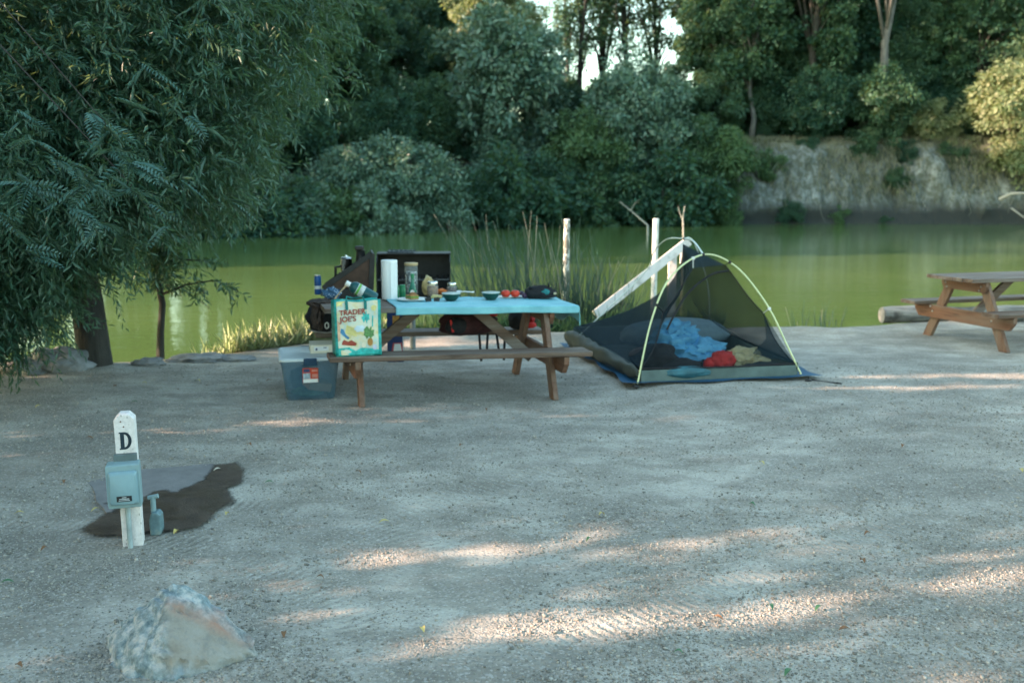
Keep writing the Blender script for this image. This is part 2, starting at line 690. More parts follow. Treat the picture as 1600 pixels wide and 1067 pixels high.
# round lit targets off the gravel: world centre, radius
LIT = [(Vector((-2.7, 10.9, .2)), .55), (Vector((-3.3, 10.6, .1)), .3), (P(205, 690, .6), .03)]
LIT += [(at(px, py, Y), r) for px, py, Y, r in ((30, 30, 7.2, .10), (48, 78, 7.0, .12), (112, 22, 7.4, .08), (152, 152, 7.2, .07), (330, 75, 7.6, .12), (348, 92, 7.6, .10), (392, 92, 7.8, .08), (62, 140, 7.0, .10), (432, 62, 8.2, .12), (470, 108, 8.4, .10), (520, 60, 8.6, .10), (242, 34, 7.4, .07), (300, 182, 7.4, .07), (420, 250, 8.2, .07), (95, 205, 7.0, .06))]


def sun_open(c, jit=0.0):
    """True for points of c lying in a ray from the sun to one of the lit places"""
    c = np.asarray(c)
    S = np.array(SUN)
    g = c - S[None] * (c[:, 2:3] / S[2])
    if jit:
        g = g + rng.normal(0, jit, g.shape)
    hit = np.zeros(len(c), bool)
    for (x, y, a, w, hd) in SUNSPOTS:
        dx, dy = g[:, 0] - x, g[:, 1] - y
        u = dx * math.cos(hd) + dy * math.sin(hd)
        v = -dx * math.sin(hd) + dy * math.cos(hd)
        hit |= (u / a) ** 2 + (v / w) ** 2 < 1
    for q, r in LIT:
        d = c - np.array(q)
        al = d @ S
        per = np.linalg.norm(d - al[:, None] * S, axis=1)
        hit |= (al > 0.2) & (per < r)
    return hit


# ------------------------------------------------------------------ foliage builders
def clump_crown(clumps, n_per, leaf, width, seed=0, up=0.5, spread=1.0, droop=0.12, carve=False, jit=0.0):
    """clumps: (centre, radius) -> leaf triangles filling each clump"""
    g = np.random.default_rng(seed)
    out = []
    REFR = float(np.mean([np.mean(q[1]) for q in clumps]))
    for (c, r) in clumps:
        rad = np.mean(r) if hasattr(r, '__len__') else r
        n = max(12, int(n_per * g.uniform(.75, 1.25) * min(1.6, (rad / REFR) ** 1.6 if REFR else 1)))
        d = unit(g.normal(0, 1, (n, 3)))
        k = g.uniform(0, 1, (n, 1)) ** 0.5
        rr = np.array(r) if hasattr(r, '__len__') else np.array((r, r, r * .75))
        p = np.array(c) + d * k * rr * spread
        D = d + g.normal(0, .6, (n, 3)) + np.array((0, 0, -.25))
        N = g.normal(0, .55, (n, 3)) + np.array((0, 0, up)) + d * .5
        L = leaf * g.uniform(.5, 1.45, n) * g.uniform(.8, 1.2)
        if carve:
            keep = ~sun_open(p, jit)
            p, D, N, L = p[keep], D[keep], N[keep], L[keep]
        if len(p):
            out.append(leaf_arrays(p, D, N, L, L * width / leaf, .2, droop))
    return joined(out)


def hull_clumps(n, c, r, rc, seed, lo=0.35, squash=0.75, hollow=0.35):
    """irregular crown: n clump centres between a hollow core and a lobed outer hull, small shoots outside"""
    g = np.random.default_rng(seed)
    c, r = np.array(c, float), np.array(r, float)
    res = []
    while len(res) < n:
        d = unit(g.normal(0, 1, (1, 3)))[0]
        n1 = float(vnoise(np.array([d[0] * 2.0 + seed]), np.array([d[1] * 2.0 + d[2] * 3.1]), 21)[0])
        n2 = float(vnoise(np.array([d[0] * 4.5 - seed]), np.array([d[1] * 4.5 + d[2] * 5.7]), 22)[0])
        lump = .50 + .50 * n1 + .28 * n2
        k = g.uniform(hollow, 1) ** .6 * lump
        shoot = g.uniform() < .22
        if shoot:
            k = lump * g.uniform(1.0, 1.22)
        p = c + d * r * k
        if p[2] < c[2] - r[2] * lo * 2.2:
            continue
        q = rc * g.uniform(.45, 1.35) * (.55 if shoot else 1)
        e = np.abs(d) * q * .5
        res.append((p, (q * g.uniform(.7, 1.1) + e[0], q * g.uniform(.7, 1.1) + e[1], q * squash * g.uniform(.7, 1.2) + e[2] * (1.2 if shoot else .6))))
    return res


def trunk_mesh(base, top, r0, r1, limbs, seed=0, bend=0.08):
    g = random.Random(seed)
    b = MB()
    base, top = Vector(base), Vector(top)
    n = 7
    pts, rs = [], []
    L = (top - base).length
    for i in range(n):
        t = i / (n - 1)
        p = base.lerp(top, t)
        if 0 < i:
            p += Vector((g.uniform(-1, 1), g.uniform(-1, 1), 0)) * bend * L * .25
        pts.append(p)
        rs.append((r0 * (1 - t) + r1 * t) * (1.35 if i == 0 else 1.0))
    b.tube(pts, rs, 9)
    for q in limbs:
        q = Vector(q)
        t = min(.95, max(.25, g.uniform(.3, .9)))
        f = t * (n - 1)
        i = int(f)
        s = pts[i].lerp(pts[min(i + 1, n - 1)], f - i)
        m = s.lerp(q, .5) + Vector((g.uniform(-.1, .1), g.uniform(-.1, .1), .12)) * (q - s).length
        rr = (r0 * (1 - t) + r1 * t) * .5
        b.tube([s, s.lerp(m, .6) + Vector((0, 0, .02)), m, q], [rr, rr * .8, rr * .6, rr * .18], 6)
    return b


bark = NB('bark')
bn = bark.noise(6, 7, .7, bark.map((2, 2, .35)))
bark.set(bark.ramp(bn, [(.3, (.018, .018, .016)), (.7, (.070, .066, .058))]), .9)
bark.bump(bn, .8, .05)
BARK = bark.m
bark = NB('pale_bark')
bn = bark.noise(5, 7, .7, bark.map((2, 2, .35)))
bark.set(bark.ramp(bn, [(.3, (.06, .062, .06)), (.7, (.19, .19, .18))]), .9)
bark.bump(bn, .8, .05)
PALEBARK = bark.m

L_DARK = leafmat('dark_leaves', [(.012, .055, .042), (.022, .080, .058), (.045, .125, .085)])
L_TALL = leafmat('tall_tree_leaves', [(.015, .062, .045), (.030, .098, .066), (.080, .155, .085)])
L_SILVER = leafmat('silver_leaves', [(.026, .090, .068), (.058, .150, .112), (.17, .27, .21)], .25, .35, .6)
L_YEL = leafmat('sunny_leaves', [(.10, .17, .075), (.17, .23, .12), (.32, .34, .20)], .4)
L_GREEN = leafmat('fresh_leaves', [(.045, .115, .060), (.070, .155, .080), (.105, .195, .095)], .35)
L_WILLOW = leafmat('willow_leaves', [(.012, .060, .040), (.026, .096, .064), (.075, .165, .118)], .35, .36, .6)
L_LOCUST = leafmat('locust_leaves', [(.024, .088, .076), (.042, .122, .105), (.070, .165, .145)], .3, .4, .5)

# ------------------------------------------------------------------ near trees
def twigs(starts, dirs, length, K, leafL, leafW, droop, seed, carve=True):
    g = np.random.default_rng(seed)
    n = len(starts)
    d = unit(dirs)
    ln = length * g.uniform(.6, 1.3, (n, 1))
    t = (np.arange(K) + .6) / K
    up = np.array((0, 0, 1.0))
    pos = starts[:, None] + d[:, None] * ln[:, None] * t[None, :, None] - up * (droop * ln[:, None] * (t ** 2)[None, :, None])
    tan = d[:, None] - up * (2 * droop * t)[None, :, None]
    tan = tan / np.linalg.norm(tan, axis=2, keepdims=True)
    roll = unit(g.normal(0, 1, (n, 3)))
    side = np.cross(tan, roll[:, None])
    side = side / np.maximum(np.linalg.norm(side, axis=2, keepdims=True), 1e-6)
    sg = np.where(np.arange(K) % 2 == 0, 1.0, -1.0)[None, :, None]
    D = tan * .75 + side * sg * .75 + g.normal(0, .22, (n, K, 3)) - up * .18
    N = up * .6 + g.normal(0, .5, (n, K, 3))
    L = leafL * g.uniform(.65, 1.25, n * K)
    a = leaf_arrays(pos.reshape(-1, 3), D.reshape(-1, 3), N.reshape(-1, 3), L, L * leafW / leafL, .12, .18)
    s1 = leaf_arrays(starts, tan[:, 0], g.normal(0, 1, (n, 3)), ln[:, 0] * .55, .006, 0, 0)
    s2 = leaf_arrays(pos[:, K // 2], tan[:, K // 2], g.normal(0, 1, (n, 3)), ln[:, 0] * .5, .005, 0, 0.05)
    v, f = joined([a, s1, s2])
    if carve:
        f = f.reshape(-1, 2, 3)[~sun_open(v[0::4])].reshape(-1, 3)
    return v, f


def pinnate(starts, dirs, length, K, leafL, leafW, seed):
    """feather leaves: pairs of leaflets along a drooping midrib"""
    g = np.random.default_rng(seed)
    n = len(starts)
    d = unit(dirs)
    up = np.array((0, 0, 1.0))
    ln = length * g.uniform(.75, 1.2, (n, 1))
    t = (np.arange(K) + .9) / K
    dr = .35
    pos = starts[:, None] + d[:, None] * ln[:, None] * t[None, :, None] - up * (dr * ln[:, None] * (t ** 2)[None, :, None])
    tan = d[:, None] - up * (2 * dr * t)[None, :, None]
    tan = tan / np.linalg.norm(tan, axis=2, keepdims=True)
    nn = unit(up + g.normal(0, .5, (n, 3)))
    side = np.cross(tan, nn[:, None])
    side = side / np.linalg.norm(side, axis=2, keepdims=True)
    out = []
    taper = (np.sin(PI * (t * .8 + .17)) ** .6)[None, :, None]
    for sg in (1, -1):
        D = tan * .55 + side * sg - up * .12 + g.normal(0, .06, (n, K, 3))
        L = (leafL * np.broadcast_to(taper, (n, K, 1))).reshape(-1)
        out.append(leaf_arrays(pos.reshape(-1, 3), D.reshape(-1, 3), np.repeat(nn, K, 0) + g.normal(0, .15, (n * K, 3)), L, L * leafW / leafL, .1, .12))
    out.append(leaf_arrays(starts, tan[:, 1], nn, ln[:, 0], .008, 0, dr * .7))
    return joined(out)


def ellipsoid_pts(c, r, n, g, lo=.3):
    d = unit(g.normal(0, 1, (n, 3)))
    k = g.uniform(lo ** 3, 1, (n, 1)) ** (1 / 3)
    lump = .72 + .5 * vnoise(d[:, 0] * 2.5 + c[0], d[:, 1] * 2.5 + d[:, 2] * 2.5 + c[2], 31)[:, None]
    return np.array(c) + d * k * np.array(r) * lump, d


g = np.random.default_rng(11)
tb = P(148, 577, 0)
tb.z = ground_at(tb.x, tb.y) - .1
t = thing('willow_tree', 'big dark willow with a thick leaning trunk rooted on the left shore', 'tree', tb)
inv = Matrix.Translation(-tb)
clouds = [((-4.3, 8.7, 3.3), (2.7, 2.2, 1.9), 3600), ((-2.65, 8.9, 3.2), (1.15, 1.4, 1.2), 950), ((-2.95, 8.6, 2.15), (.85, 1.0, .62), 900), ((-3.9, 8.0, 2.1), (1.25, 1.0, .75), 1500),
          ((-4.7, 8.4, 1.0), (.75, .6, .65), 1100), ((-4.15, 8.35, 1.45), (.85, .6, .45), 900), ((-4.8, 8.7, 1.25), (.95, .9, .55), 900), ((-4.5, 8.5, .85), (.55, .6, .42), 420), ((-2.3, 9.1, 3.7), (.8, 1.0, .9), 420), ((-3.7, 9.5, 1.75), (.7, .6, .45), 420),
          ((-3.3, 8.2, 3.0), (1.2, 1.0, 1.1), 1200), ((-4.5, 7.3, 2.9), (1.2, 1.0, 1.2), 1000)]
S_, D_ = [], []
for c_, r_, n_ in clouds:
    p_, d_ = ellipsoid_pts(c_, r_, n_, g)
    S_.append(p_)
    D_.append(d_ * .8 + g.normal(0, .75, d_.shape) + np.array((0, 0, -.08)))
S_, D_ = np.concatenate(S_), np.concatenate(D_)
v, f = twigs(S_, D_, .40, 15, .085, .019, .16, 5)
link('crown', mesh_np('willow_crown', v - np.array(tb), f), L_WILLOW, t)
limbs = [Vector(c_) - tb for c_, r_, n_ in clouds]
bt = MB()
pts = [Vector((0, 0, -.1)), Vector((0, 0, .25)), Vector((-.03, 0, .7)), Vector((-.10, -.05, 1.3)), Vector((-.2, -.1, 2.1)), Vector((-.3, -.2, 3.2)), Vector((-.4, -.2, 4.6))]
bt.tube(pts, [.19, .155, .145, .135, .12, .10, .05], 14)
for q in limbs:
    s = pts[3].lerp(pts[5], random.random())
    m = s.lerp(q, .5) + Vector((0, 0, .15))
    bt.tube([s, m, q], [.05, .03, .008], 7)
bt.build('trunk', BARK, t, smooth=True)

# slim sapling right of the willow
sb = P(250, 562, 0)
sb.z = ground_at(sb.x, sb.y) - .05
t = thing('sapling', 'slim crooked sapling standing between the willow trunk and the lit shore grass', 'tree', sb)
bt = MB()
sp = [Vector(q) - sb for q in (tuple(sb), at(251, 520, sb.y), at(254, 475, sb.y), at(247, 440, sb.y), at(238, 405, sb.y), at(246, 340, sb.y), at(262, 260, sb.y))]
bt.tube(sp, [.045, .036, .034, .032, .027, .022, .012], 9)
br = [Vector(q) - sb for q in (at(248, 462, sb.y), at(290, 445, sb.y - .1), at(335, 438, sb.y - .2), at(372, 455, sb.y - .25))]
bt.tube(br, [.014, .010, .007, .004], 6)
br2 = [Vector(q) - sb for q in (at(240, 420, sb.y), at(275, 405, sb.y - .1), at(325, 408, sb.y - .2))]
bt.tube(br2, [.014, .010, .005], 6)
bt.build('trunk', BARK, t, smooth=True)
S_, D_ = [], []
for line, n_ in ((br, 16), (br2, 16), (sp[3:], 60), (sp[4:], 90)):
    for k in range(n_):
        u = random.random() * (len(line) - 1.001)
        p_ = line[int(u)].lerp(line[int(u) + 1], u % 1) + sb
        S_.append(p_ + Vector(g.normal(0, .04, 3)))
        D_.append((random.uniform(-.4, 1), random.uniform(-1, .6), random.uniform(-.4, .3)))
for (c_, r_, n_) in [((-3.1, 9.7, 2.0), (.75, .5, .5), 260), ((-2.9, 9.6, 2.7), (.8, .6, .6), 260), ((-3.0, 9.5, 1.55), (.35, .3, .2), 50)]:
    p_, d_ = ellipsoid_pts(c_, r_, n_, g)
    S_ += [tuple(q) for q in p_]
    D_ += [tuple(q) for q in d_ + g.normal(0, .5, d_.shape)]
v, f = twigs(np.array([tuple(q) for q in S_]), np.array(D_), .26, 11, .095, .024, .25, 6)
link('crown', mesh_np('sapling_crown', v - np.array(sb), f), L_WILLOW, t)

# feathery leaved tree reaching in from the left
lb = Vector((-4.5, 6.3, 0))
lb.z = ground_at(lb.x, lb.y) - .05
t = thing('feather_leaved_tree', 'tree with large feathery teal leaves reaching in front of the willow from the left', 'tree', lb)
hubs = [(175, 205, 5.6, 9), (215, 262, 5.5, 10), (150, 292, 5.6, 9), (232, 318, 5.7, 9), (115, 335, 5.9, 8), (60, 300, 5.9, 8), (188, 165, 5.7, 5), (300, 292, 6.2, 7), (20, 360, 6.0, 8), (90, 250, 6.0, 8),
        (330, 205, 6.6, 7), (270, 355, 6.4, 7), (170, 365, 6.2, 8), (40, 190, 6.2, 7), (360, 260, 7.0, 6), (70, 420, 6.6, 7), (395, 330, 7.4, 6), (240, 110, 6.8, 6), (120, 110, 6.8, 6)]
S_, D_ = [], []
bt = MB()
bt.tube([(0, 0, 0), (.02, .05, .8), (-.05, .1, 1.8), (0, .1, 2.8), (.1, .1, 4.4)], [.10, .085, .075, .065, .02], 10)
for ih, (px, py, Y, n_) in enumerate(hubs):
    q = at(px, py, Y) - lb
    s = Vector((.02, .1, min(4.2, q.z + 1.2 + random.random() * .7)))
    m = s.lerp(q, .6) + Vector((0, 0, .30))
    if ih in (0, 3):
        bt.tube([s, m, q], [.008, .005, .003], 6)
    ax = (q - s).normalized()
    for k in range(n_ if ih < 6 else n_ // 2):
        back = random.random() * .22
        S_.append(tuple(q + lb - ax * back))
        a = random.uniform(0, 2 * PI)
        D_.append((ax.x * .6 + math.cos(a) * .8, ax.y * .6 + math.sin(a) * .6 - .25, ax.z * .3 + random.uniform(-.35, .35)))
bt.build('trunk', BARK, t, smooth=True)
v, f = pinnate(np.array(S_), np.array(D_), .215, 10, .056, .017, 3)
link('crown', mesh_np('feather_crown', v - np.array(lb), f), L_LOCUST, t)

# unseen trees added at left to shade the camp, crowns cut for sun streaks
near_shade = [((-10.5, -4.5), 9.5, 3.0), ((-11.5, -.5), 11, 3.4), ((-11, 3.4), 10.5, 3.2), ((-11.5, 7.2), 10.5, 3.3), ((-13.5, -8.5), 11, 3.6)]
for k, ((x, y), h, r) in enumerate(near_shade):
    z0 = ground_at(x, y)
    t = thing('added_shade_tree', 'tall dense unseen tree added left of the camp to shade the gravel', 'tree', (x, y, z0), group='unseen trees added to shade the camp from the left')
    cl = hull_clumps(95, (x, y, h * .52), (r, r * .95, h * .47), .95, 100 + k, lo=.5, hollow=.1)
    v, f = clump_crown(cl, 210, .17, .11, 40 + k, carve=True, jit=.03)
    link('crown', mesh_np('shade_crown', v - np.array((x, y, z0)), f), L_DARK, t)
    trunk_mesh((0, 0, -.1), (0, 0, h * .8), .22, .05, [Vector(c[0]) - Vector((x, y, z0)) for c in cl[::12]], k).build('trunk', BARK, t, smooth=True)

for k, (x, y, h) in enumerate([(-7.6, .2, 3.2), (-8.0, 2.4, 3.4), (-7.8, 4.6, 3.2), (-8.3, 6.6, 3.0)]):  # unseen bushes added to block low sun from the left ground
    z0 = ground_at(x, y)
    t = thing('added_shade_bush', 'leafy unseen bush added left of the camp to shade the gravel', 'bush', (x, y, z0), group='unseen bushes added to shade the camp')
    cl = hull_clumps(40, (x, y, h * .48), (1.15, 1.2, h * .5), .5, 150 + k, lo=.6, hollow=.1)
    v, f = clump_crown(cl, 150, .13, .08, 160 + k, carve=True, jit=.012)
    link('crown', mesh_np('bush_crown', v - np.array((x, y, z0)), f), L_DARK, t)
    trunk_mesh((0, 0, -.1), (0, 0, h * .7), .07, .02, [Vector(c[0]) - Vector((x, y, z0)) for c in cl[::6]], k).build('trunk', BARK, t, smooth=True)

# ------------------------------------------------------------------ far bank trees
far_lit = [(at(780, 45, 64), 2.6), (at(735, 75, 64), 1.3), (at(630, 225, 51), 1.8), (at(560, 195, 52), .7), (at(690, 275, 50.5), .8), (at(590, 215, 51), .7), (at(800, 60, 64), 1.8), (at(1575, 165, 60), 3.0), (at(1440, 185, 62), 1.0), (at(1290, 214, 63), .7), (at(1400, 216, 62.5), .6),
           (at(520, 260, 50), .5), (at(930, 170, 60), .9), (at(1205, 55, 66), .5), (at(1090, 140, 66), .5), (at(1330, 40, 66), .6)]


def far_open(c):
    S = np.array(SUN)
    hit = np.zeros(len(c), bool)
    for q, r in far_lit:
        d = c - np.array(q)
        al = d @ S
        hit |= (al > r * .6) & (np.linalg.norm(d - al[:, None] * S, axis=1) < r)
    return hit


def tree_mesh(h, r, z0, nclump, nleaf, leaf, width, seed, hollow=.3):
    """crown and trunk with the base at the origin; z0 = lowest foliage as a share of the height"""
    cz, rz = h * (1 + z0) / 2, h * (1 - z0) / 2
    cl = hull_clumps(nclump, (0, 0, cz), (r, r, rz), r * .27, seed, lo=.6, hollow=hollow)
    v, f = clump_crown(cl, nleaf, leaf, width, seed + 1)
    cm = mesh_np('crown', v, f)
    tb_ = trunk_mesh((0, 0, -.4), (0, 0, h * .86), .05 + h * .013, .04, [np.array(c[0]) * np.array((1.10, 1.10, 1.03)) for c in cl[::max(1, nclump // 22)]], seed)
    bmesh.ops.recalc_face_normals(tb_.bm, faces=tb_.bm.faces)
    tm = bpy.data.meshes.new('trunk')
    tb_.bm.to_mesh(tm)
    tb_.bm.free()
    tm.polygons.foreach_set('use_smooth', np.ones(len(tm.polygons), bool))
    return cm, tm


KINDS = {
    'tall': [tree_mesh(17, 4.2, .12, 90, 430, .30, .19, 201), tree_mesh(19, 4.6, .22, 95, 430, .30, .19, 202), tree_mesh(15, 4.0, .05, 85, 430, .30, .19, 203)],
    'airy': [tree_mesh(18, 3.2, .25, 85, 130, .26, .17, 211, .1), tree_mesh(16, 2.8, .32, 75, 120, .26, .17, 212, .1)],
    'lace': [tree_mesh(20, 3.0, .22, 70, 75, .22, .14, 251, .05), tree_mesh(18, 2.7, .28, 60, 70, .22, .14, 252, .05)],
    'bare': [tree_mesh(24, 4.2, .52, 95, 170, .28, .18, 241), tree_mesh(20, 3.4, .45, 80, 150, .28, .18, 242)],
    'round': [tree_mesh(8.5, 3.6, .0, 130, 210, .28, .13, 221), tree_mesh(6, 3.0, .0, 110, 200, .25, .12, 222), tree_mesh(7.2, 3.1, .05, 120, 200, .27, .13, 223)],
    'shrub': [tree_mesh(3.6, 2.1, -.15, 85, 150, .23, .10, 231), tree_mesh(2.8, 2.0, -.2, 75, 150, .21, .10, 232), tree_mesh(3.2, 1.9, -.15, 80, 150, .22, .10, 233)],
}


def far_z(x, y):
    t_ = y - float(farw(x))
    return float(far_profile(np.array([x]), np.array([t_]))[0])


def far_tree(kind, i, px, Y, mat, label, name, group, h=None, bark=None, dz=0, rz=None, sxy=1.0):
    x = at(px, 290, Y).x
    cm, tm = KINDS[kind][i % len(KINDS[kind])]
    H = max(v_.co.z for v_ in tm.vertices) / .86
    s = (h / H) if h else 1.0
    t_ = thing(name, label, 'shrub' if kind == 'shrub' else 'tree', (x, Y, far_z(x, Y) + dz), rz if rz is not None else random.uniform(0, 6.28), group)
    t_.scale = (s * sxy, s * sxy, s)
    for nm, me_, m_ in (('crown', cm, mat), ('trunk', tm, bark or BARK)):
        o = bpy.data.objects.new(nm, me_)
        C.objects.link(o)
        if not me_.materials:
            me_.materials.append(m_)
        o.material_slots[0].link = 'OBJECT'
        o.material_slots[0].material = m_
        o.parent = t_
    return t_


GB = 'trees in the wood on the far bank'
# prominent ones, each with its own look
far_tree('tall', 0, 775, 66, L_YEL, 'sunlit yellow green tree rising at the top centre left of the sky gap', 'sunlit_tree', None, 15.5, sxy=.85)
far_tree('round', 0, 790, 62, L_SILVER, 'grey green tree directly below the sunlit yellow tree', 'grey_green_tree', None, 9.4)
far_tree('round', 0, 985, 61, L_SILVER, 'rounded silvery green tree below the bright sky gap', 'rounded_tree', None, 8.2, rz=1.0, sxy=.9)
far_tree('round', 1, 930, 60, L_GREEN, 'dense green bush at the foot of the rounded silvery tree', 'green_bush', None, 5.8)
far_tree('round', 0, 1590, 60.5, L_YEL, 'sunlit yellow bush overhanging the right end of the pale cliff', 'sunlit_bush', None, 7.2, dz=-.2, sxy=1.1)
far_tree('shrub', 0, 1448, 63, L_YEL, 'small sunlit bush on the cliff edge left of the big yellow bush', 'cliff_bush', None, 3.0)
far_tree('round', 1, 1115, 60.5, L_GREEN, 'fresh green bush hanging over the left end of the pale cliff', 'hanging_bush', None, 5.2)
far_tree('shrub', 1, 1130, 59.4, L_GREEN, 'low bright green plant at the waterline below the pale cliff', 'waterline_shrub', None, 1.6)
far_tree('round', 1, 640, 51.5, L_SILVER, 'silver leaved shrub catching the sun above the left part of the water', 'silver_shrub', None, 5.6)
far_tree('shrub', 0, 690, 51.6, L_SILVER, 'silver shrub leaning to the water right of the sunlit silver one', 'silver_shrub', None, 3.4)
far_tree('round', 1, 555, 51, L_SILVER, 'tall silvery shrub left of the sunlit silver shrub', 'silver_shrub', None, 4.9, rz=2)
far_tree('shrub', 1, 590, 49.3, L_SILVER, 'low silvery shrub at the waterline under the tall silver shrubs', 'silver_shrub', None, 3.0)
far_tree('shrub', 0, 470, 47.5, L_SILVER, 'wide grey green shrub at the waterline beside the willow crown', 'silver_shrub', None, 3.6)
far_tree('shrub', 1, 420, 46, L_DARK, 'dark shrub at the waterline half hidden behind the willow', 'dark_shrub', None, 3.4)
for k, (px, Y) in enumerate([(365, 46), (300, 45), (240, 43.5), (175, 42), (100, 40.5), (20, 39)]):
    far_tree('shrub', k, px, Y, L_DARK if k % 2 else L_SILVER, 'shrub along the far waterline behind the willow crown', 'waterline_bush', 'shrubs along the far waterline behind the willow', 3.8)
far_tree('shrub', 0, 525, 48.5, L_GREEN, 'green shrub between two silvery shrubs at the waterline', 'green_shrub', None, 3.2)
far_tree('shrub', 0, 745, 54, L_DARK, 'dark shrub over the water left of the reed tips', 'dark_shrub', None, 3.8)
far_tree('shrub', 1, 800, 56, L_DARK, 'dark ivy green shrub on the bank behind the tall reeds', 'dark_shrub', None, 4.2)
far_tree('shrub', 0, 860, 57.5, L_DARK, 'dark shrub on the bank above the peeling white post', 'dark_shrub', None, 4.6)
far_tree('shrub', 1, 920, 58, L_TALL, 'leafy shrub on the bank between the two white posts', 'leafy_shrub', None, 3.6)
far_tree('shrub', 0, 985, 58.6, L_DARK, 'dark shrub above the dead branch in the water', 'dark_shrub', None, 4.4)
far_tree('shrub', 1, 1050, 59.4, L_DARK, 'dark shrub on the bank above the tent hub', 'dark_shrub', None, 4.4)
far_tree('shrub', 0, 1080, 61, L_TALL, 'dull green shrub behind the fresh hanging bush', 'dull_shrub', None, 5)
far_tree('shrub', 1, 1232, 60.2, L_DARK, 'little dark bush growing out of the middle of the pale cliff', 'cliff_shrub', None, 1.2, dz=-.5)
for px, Y, h, dz, m_, lab in ((1195, 61.5, 1.5, -.5, L_GREEN, 'green bush spilling over the left part of the cliff edge'), (1262, 62.3, 1.1, -.3, L_DARK, 'low dark bush on the cliff edge above the small cliff bush'), (1345, 62.2, 1.3, -.5, L_TALL, 'bush spilling over the middle of the cliff edge'),
                             (1410, 62.0, 1.6, -.8, L_DARK, 'dark bush hanging down the cliff below the small sunlit bush'), (1475, 61.6, 1.8, -1.2, L_TALL, 'dull bush hanging down the cliff left of the big sunlit bush'), (1385, 60.0, .7, -.6, L_DARK, 'tiny dark plant at the foot of the cliff')):
    far_tree('shrub', int(px), px, Y, m_, lab, 'cliff_edge_bush', None, h, dz=dz)
far_tree('shrub', 1, 1310, 60.4, L_GREEN, 'tiny green tuft growing low on the pale cliff', 'cliff_shrub', None, .9, dz=-.6)
far_tree('shrub', 0, 1400, 61, L_TALL, 'sparse trailing bush on the cliff face below the small sunlit bush', 'cliff_shrub', None, 1.5, dz=-.3)
far_tree('round', 1, 1372, 62.9, L_TALL, 'leafy bush hiding the foot of the thick grey trunk', 'foot_bush', None, 5.0)
far_tree('round', 2, 1272, 63.4, L_DARK, 'dark bush hiding the foot of the dark trunked tree', 'foot_bush', None, 4.4)
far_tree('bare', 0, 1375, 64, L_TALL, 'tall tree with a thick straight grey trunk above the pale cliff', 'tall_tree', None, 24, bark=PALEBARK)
far_tree('bare', 1, 1268, 65, L_TALL, 'tall dark trunked tree left of the thick grey trunk', 'tall_tree', None, 22)
far_tree('bare', 1, 1165, 67, L_TALL, 'tall dark trunked tree right of the sky gap', 'tall_tree', None, 22)
far_tree('airy', 1, 1170, 65, L_TALL, 'tree with a thin pale trunk at the left end of the cliff top', 'slim_tree', None, 14, bark=PALEBARK)
far_tree('airy', 0, 1515, 66, L_TALL, 'slim dark trunked tree behind the big sunlit bush', 'slim_tree', None, 15)
far_tree('airy', 1, 1460, 67, L_GREEN, 'slim tree behind the small sunlit cliff bush', 'slim_tree', None, 13)
for k, (px, Y, h, lab) in enumerate([(905, 74, 20, 'leftmost of the thin dark trees standing in the sky gap'), (942, 78, 21, 'second thin dark tree from the left in the sky gap'),
                                     (975, 75, 20, 'third thin dark tree from the left in the sky gap'), (1018, 79, 19, 'rightmost of the thin dark trees in the sky gap'), (885, 94, 20, 'far thin tree at the left edge of the sky gap')]):
    far_tree('lace', k, px, Y, L_TALL, lab, 'thin_tree', 'thin trees in the sky gap', h)
# the shaded wood behind
wood_rows = [(690, 66, 8.5, 2), (560, 60, 10.5, 0), (480, 57, 13, 2), (600, 67, 11, 1), (400, 56, 13, 0), (320, 53, 12, 2), (690, 73, 16, 0), (845, 72, 7.5, 2), (765, 80, 16, 1), (740, 78, 17, 0),
             (1135, 69, 15, 0), (1140, 67, 14, 2), (1130, 75, 18, 1), (1215, 70, 15, 2), (1270, 67, 14, 0), (1320, 72, 17, 1), (1290, 80, 19, 0), (1425, 70, 16, 2), (1480, 74, 17, 1), (1550, 70, 15, 0),
             (1600, 66, 15, 2), (1650, 64, 14, 0), (1390, 80, 19, 2), (1200, 82, 19, 0), (1560, 80, 18, 1), (1640, 78, 18, 2), (600, 78, 17, 1), (500, 72, 17, 0), (420, 70, 16, 2), (300, 66, 16, 1),
             (1700, 72, 17, 0), (1165, 68, 11, 2), (1240, 67.5, 10, 0), (1345, 68, 11, 2), (1405, 67, 10, 1), (1455, 68.5, 11, 2), (1525, 68, 11, 0), (1580, 69, 12, 2), (1290, 69, 12, 2), (850, 71, 7.0, 2), (1150, 82, 16, 2), (220, 58, 15, 1), (130, 52, 14, 2), (60, 56, 16, 0), (-20, 50, 15, 1), (0, 64, 13, 0), (110, 68, 14, 1), (210, 68, 14, 2), (320, 76, 15, 0), (-130, 60, 12, 1), (250, 60, 14, 1), (190, 57, 14, 2), (330, 62, 13, 0), (130, 55, 14, 1), (-240, 58, 12, 2), (940, 86, 6.5, 0), (1000, 88, 6.5, 2), (890, 84, 6, 1), (1045, 86, 7, 1)]
for k, (px, Y, h, i_) in enumerate(wood_rows):
    far_tree('tall', i_, px, Y, L_TALL if k % 3 else L_DARK, 'dark leafy tree in the shaded wood along the far bank', 'woodland_tree', GB, h)
for k, (px, Y) in enumerate([(1180, 66), (1230, 66.5), (1285, 66), (1340, 67), (1395, 66), (1450, 67), (1500, 66), (1560, 66), (1110, 65), (1050, 65), (1000, 66), (900, 66), (860, 67), (720, 62), (660, 60), (600, 57), (540, 56), (470, 53), (400, 51), (1205, 69), (1255, 70), (1310, 70), (1365, 71), (1420, 70), (1480, 70), (1150, 69)]):
    far_tree('round', k, px, Y, L_DARK if k % 2 else L_TALL, 'dark undergrowth bush at the foot of the far wood', 'undergrowth_bush', 'bushes at the foot of the far wood', 3.6 + (k * 37 % 10) * .14)

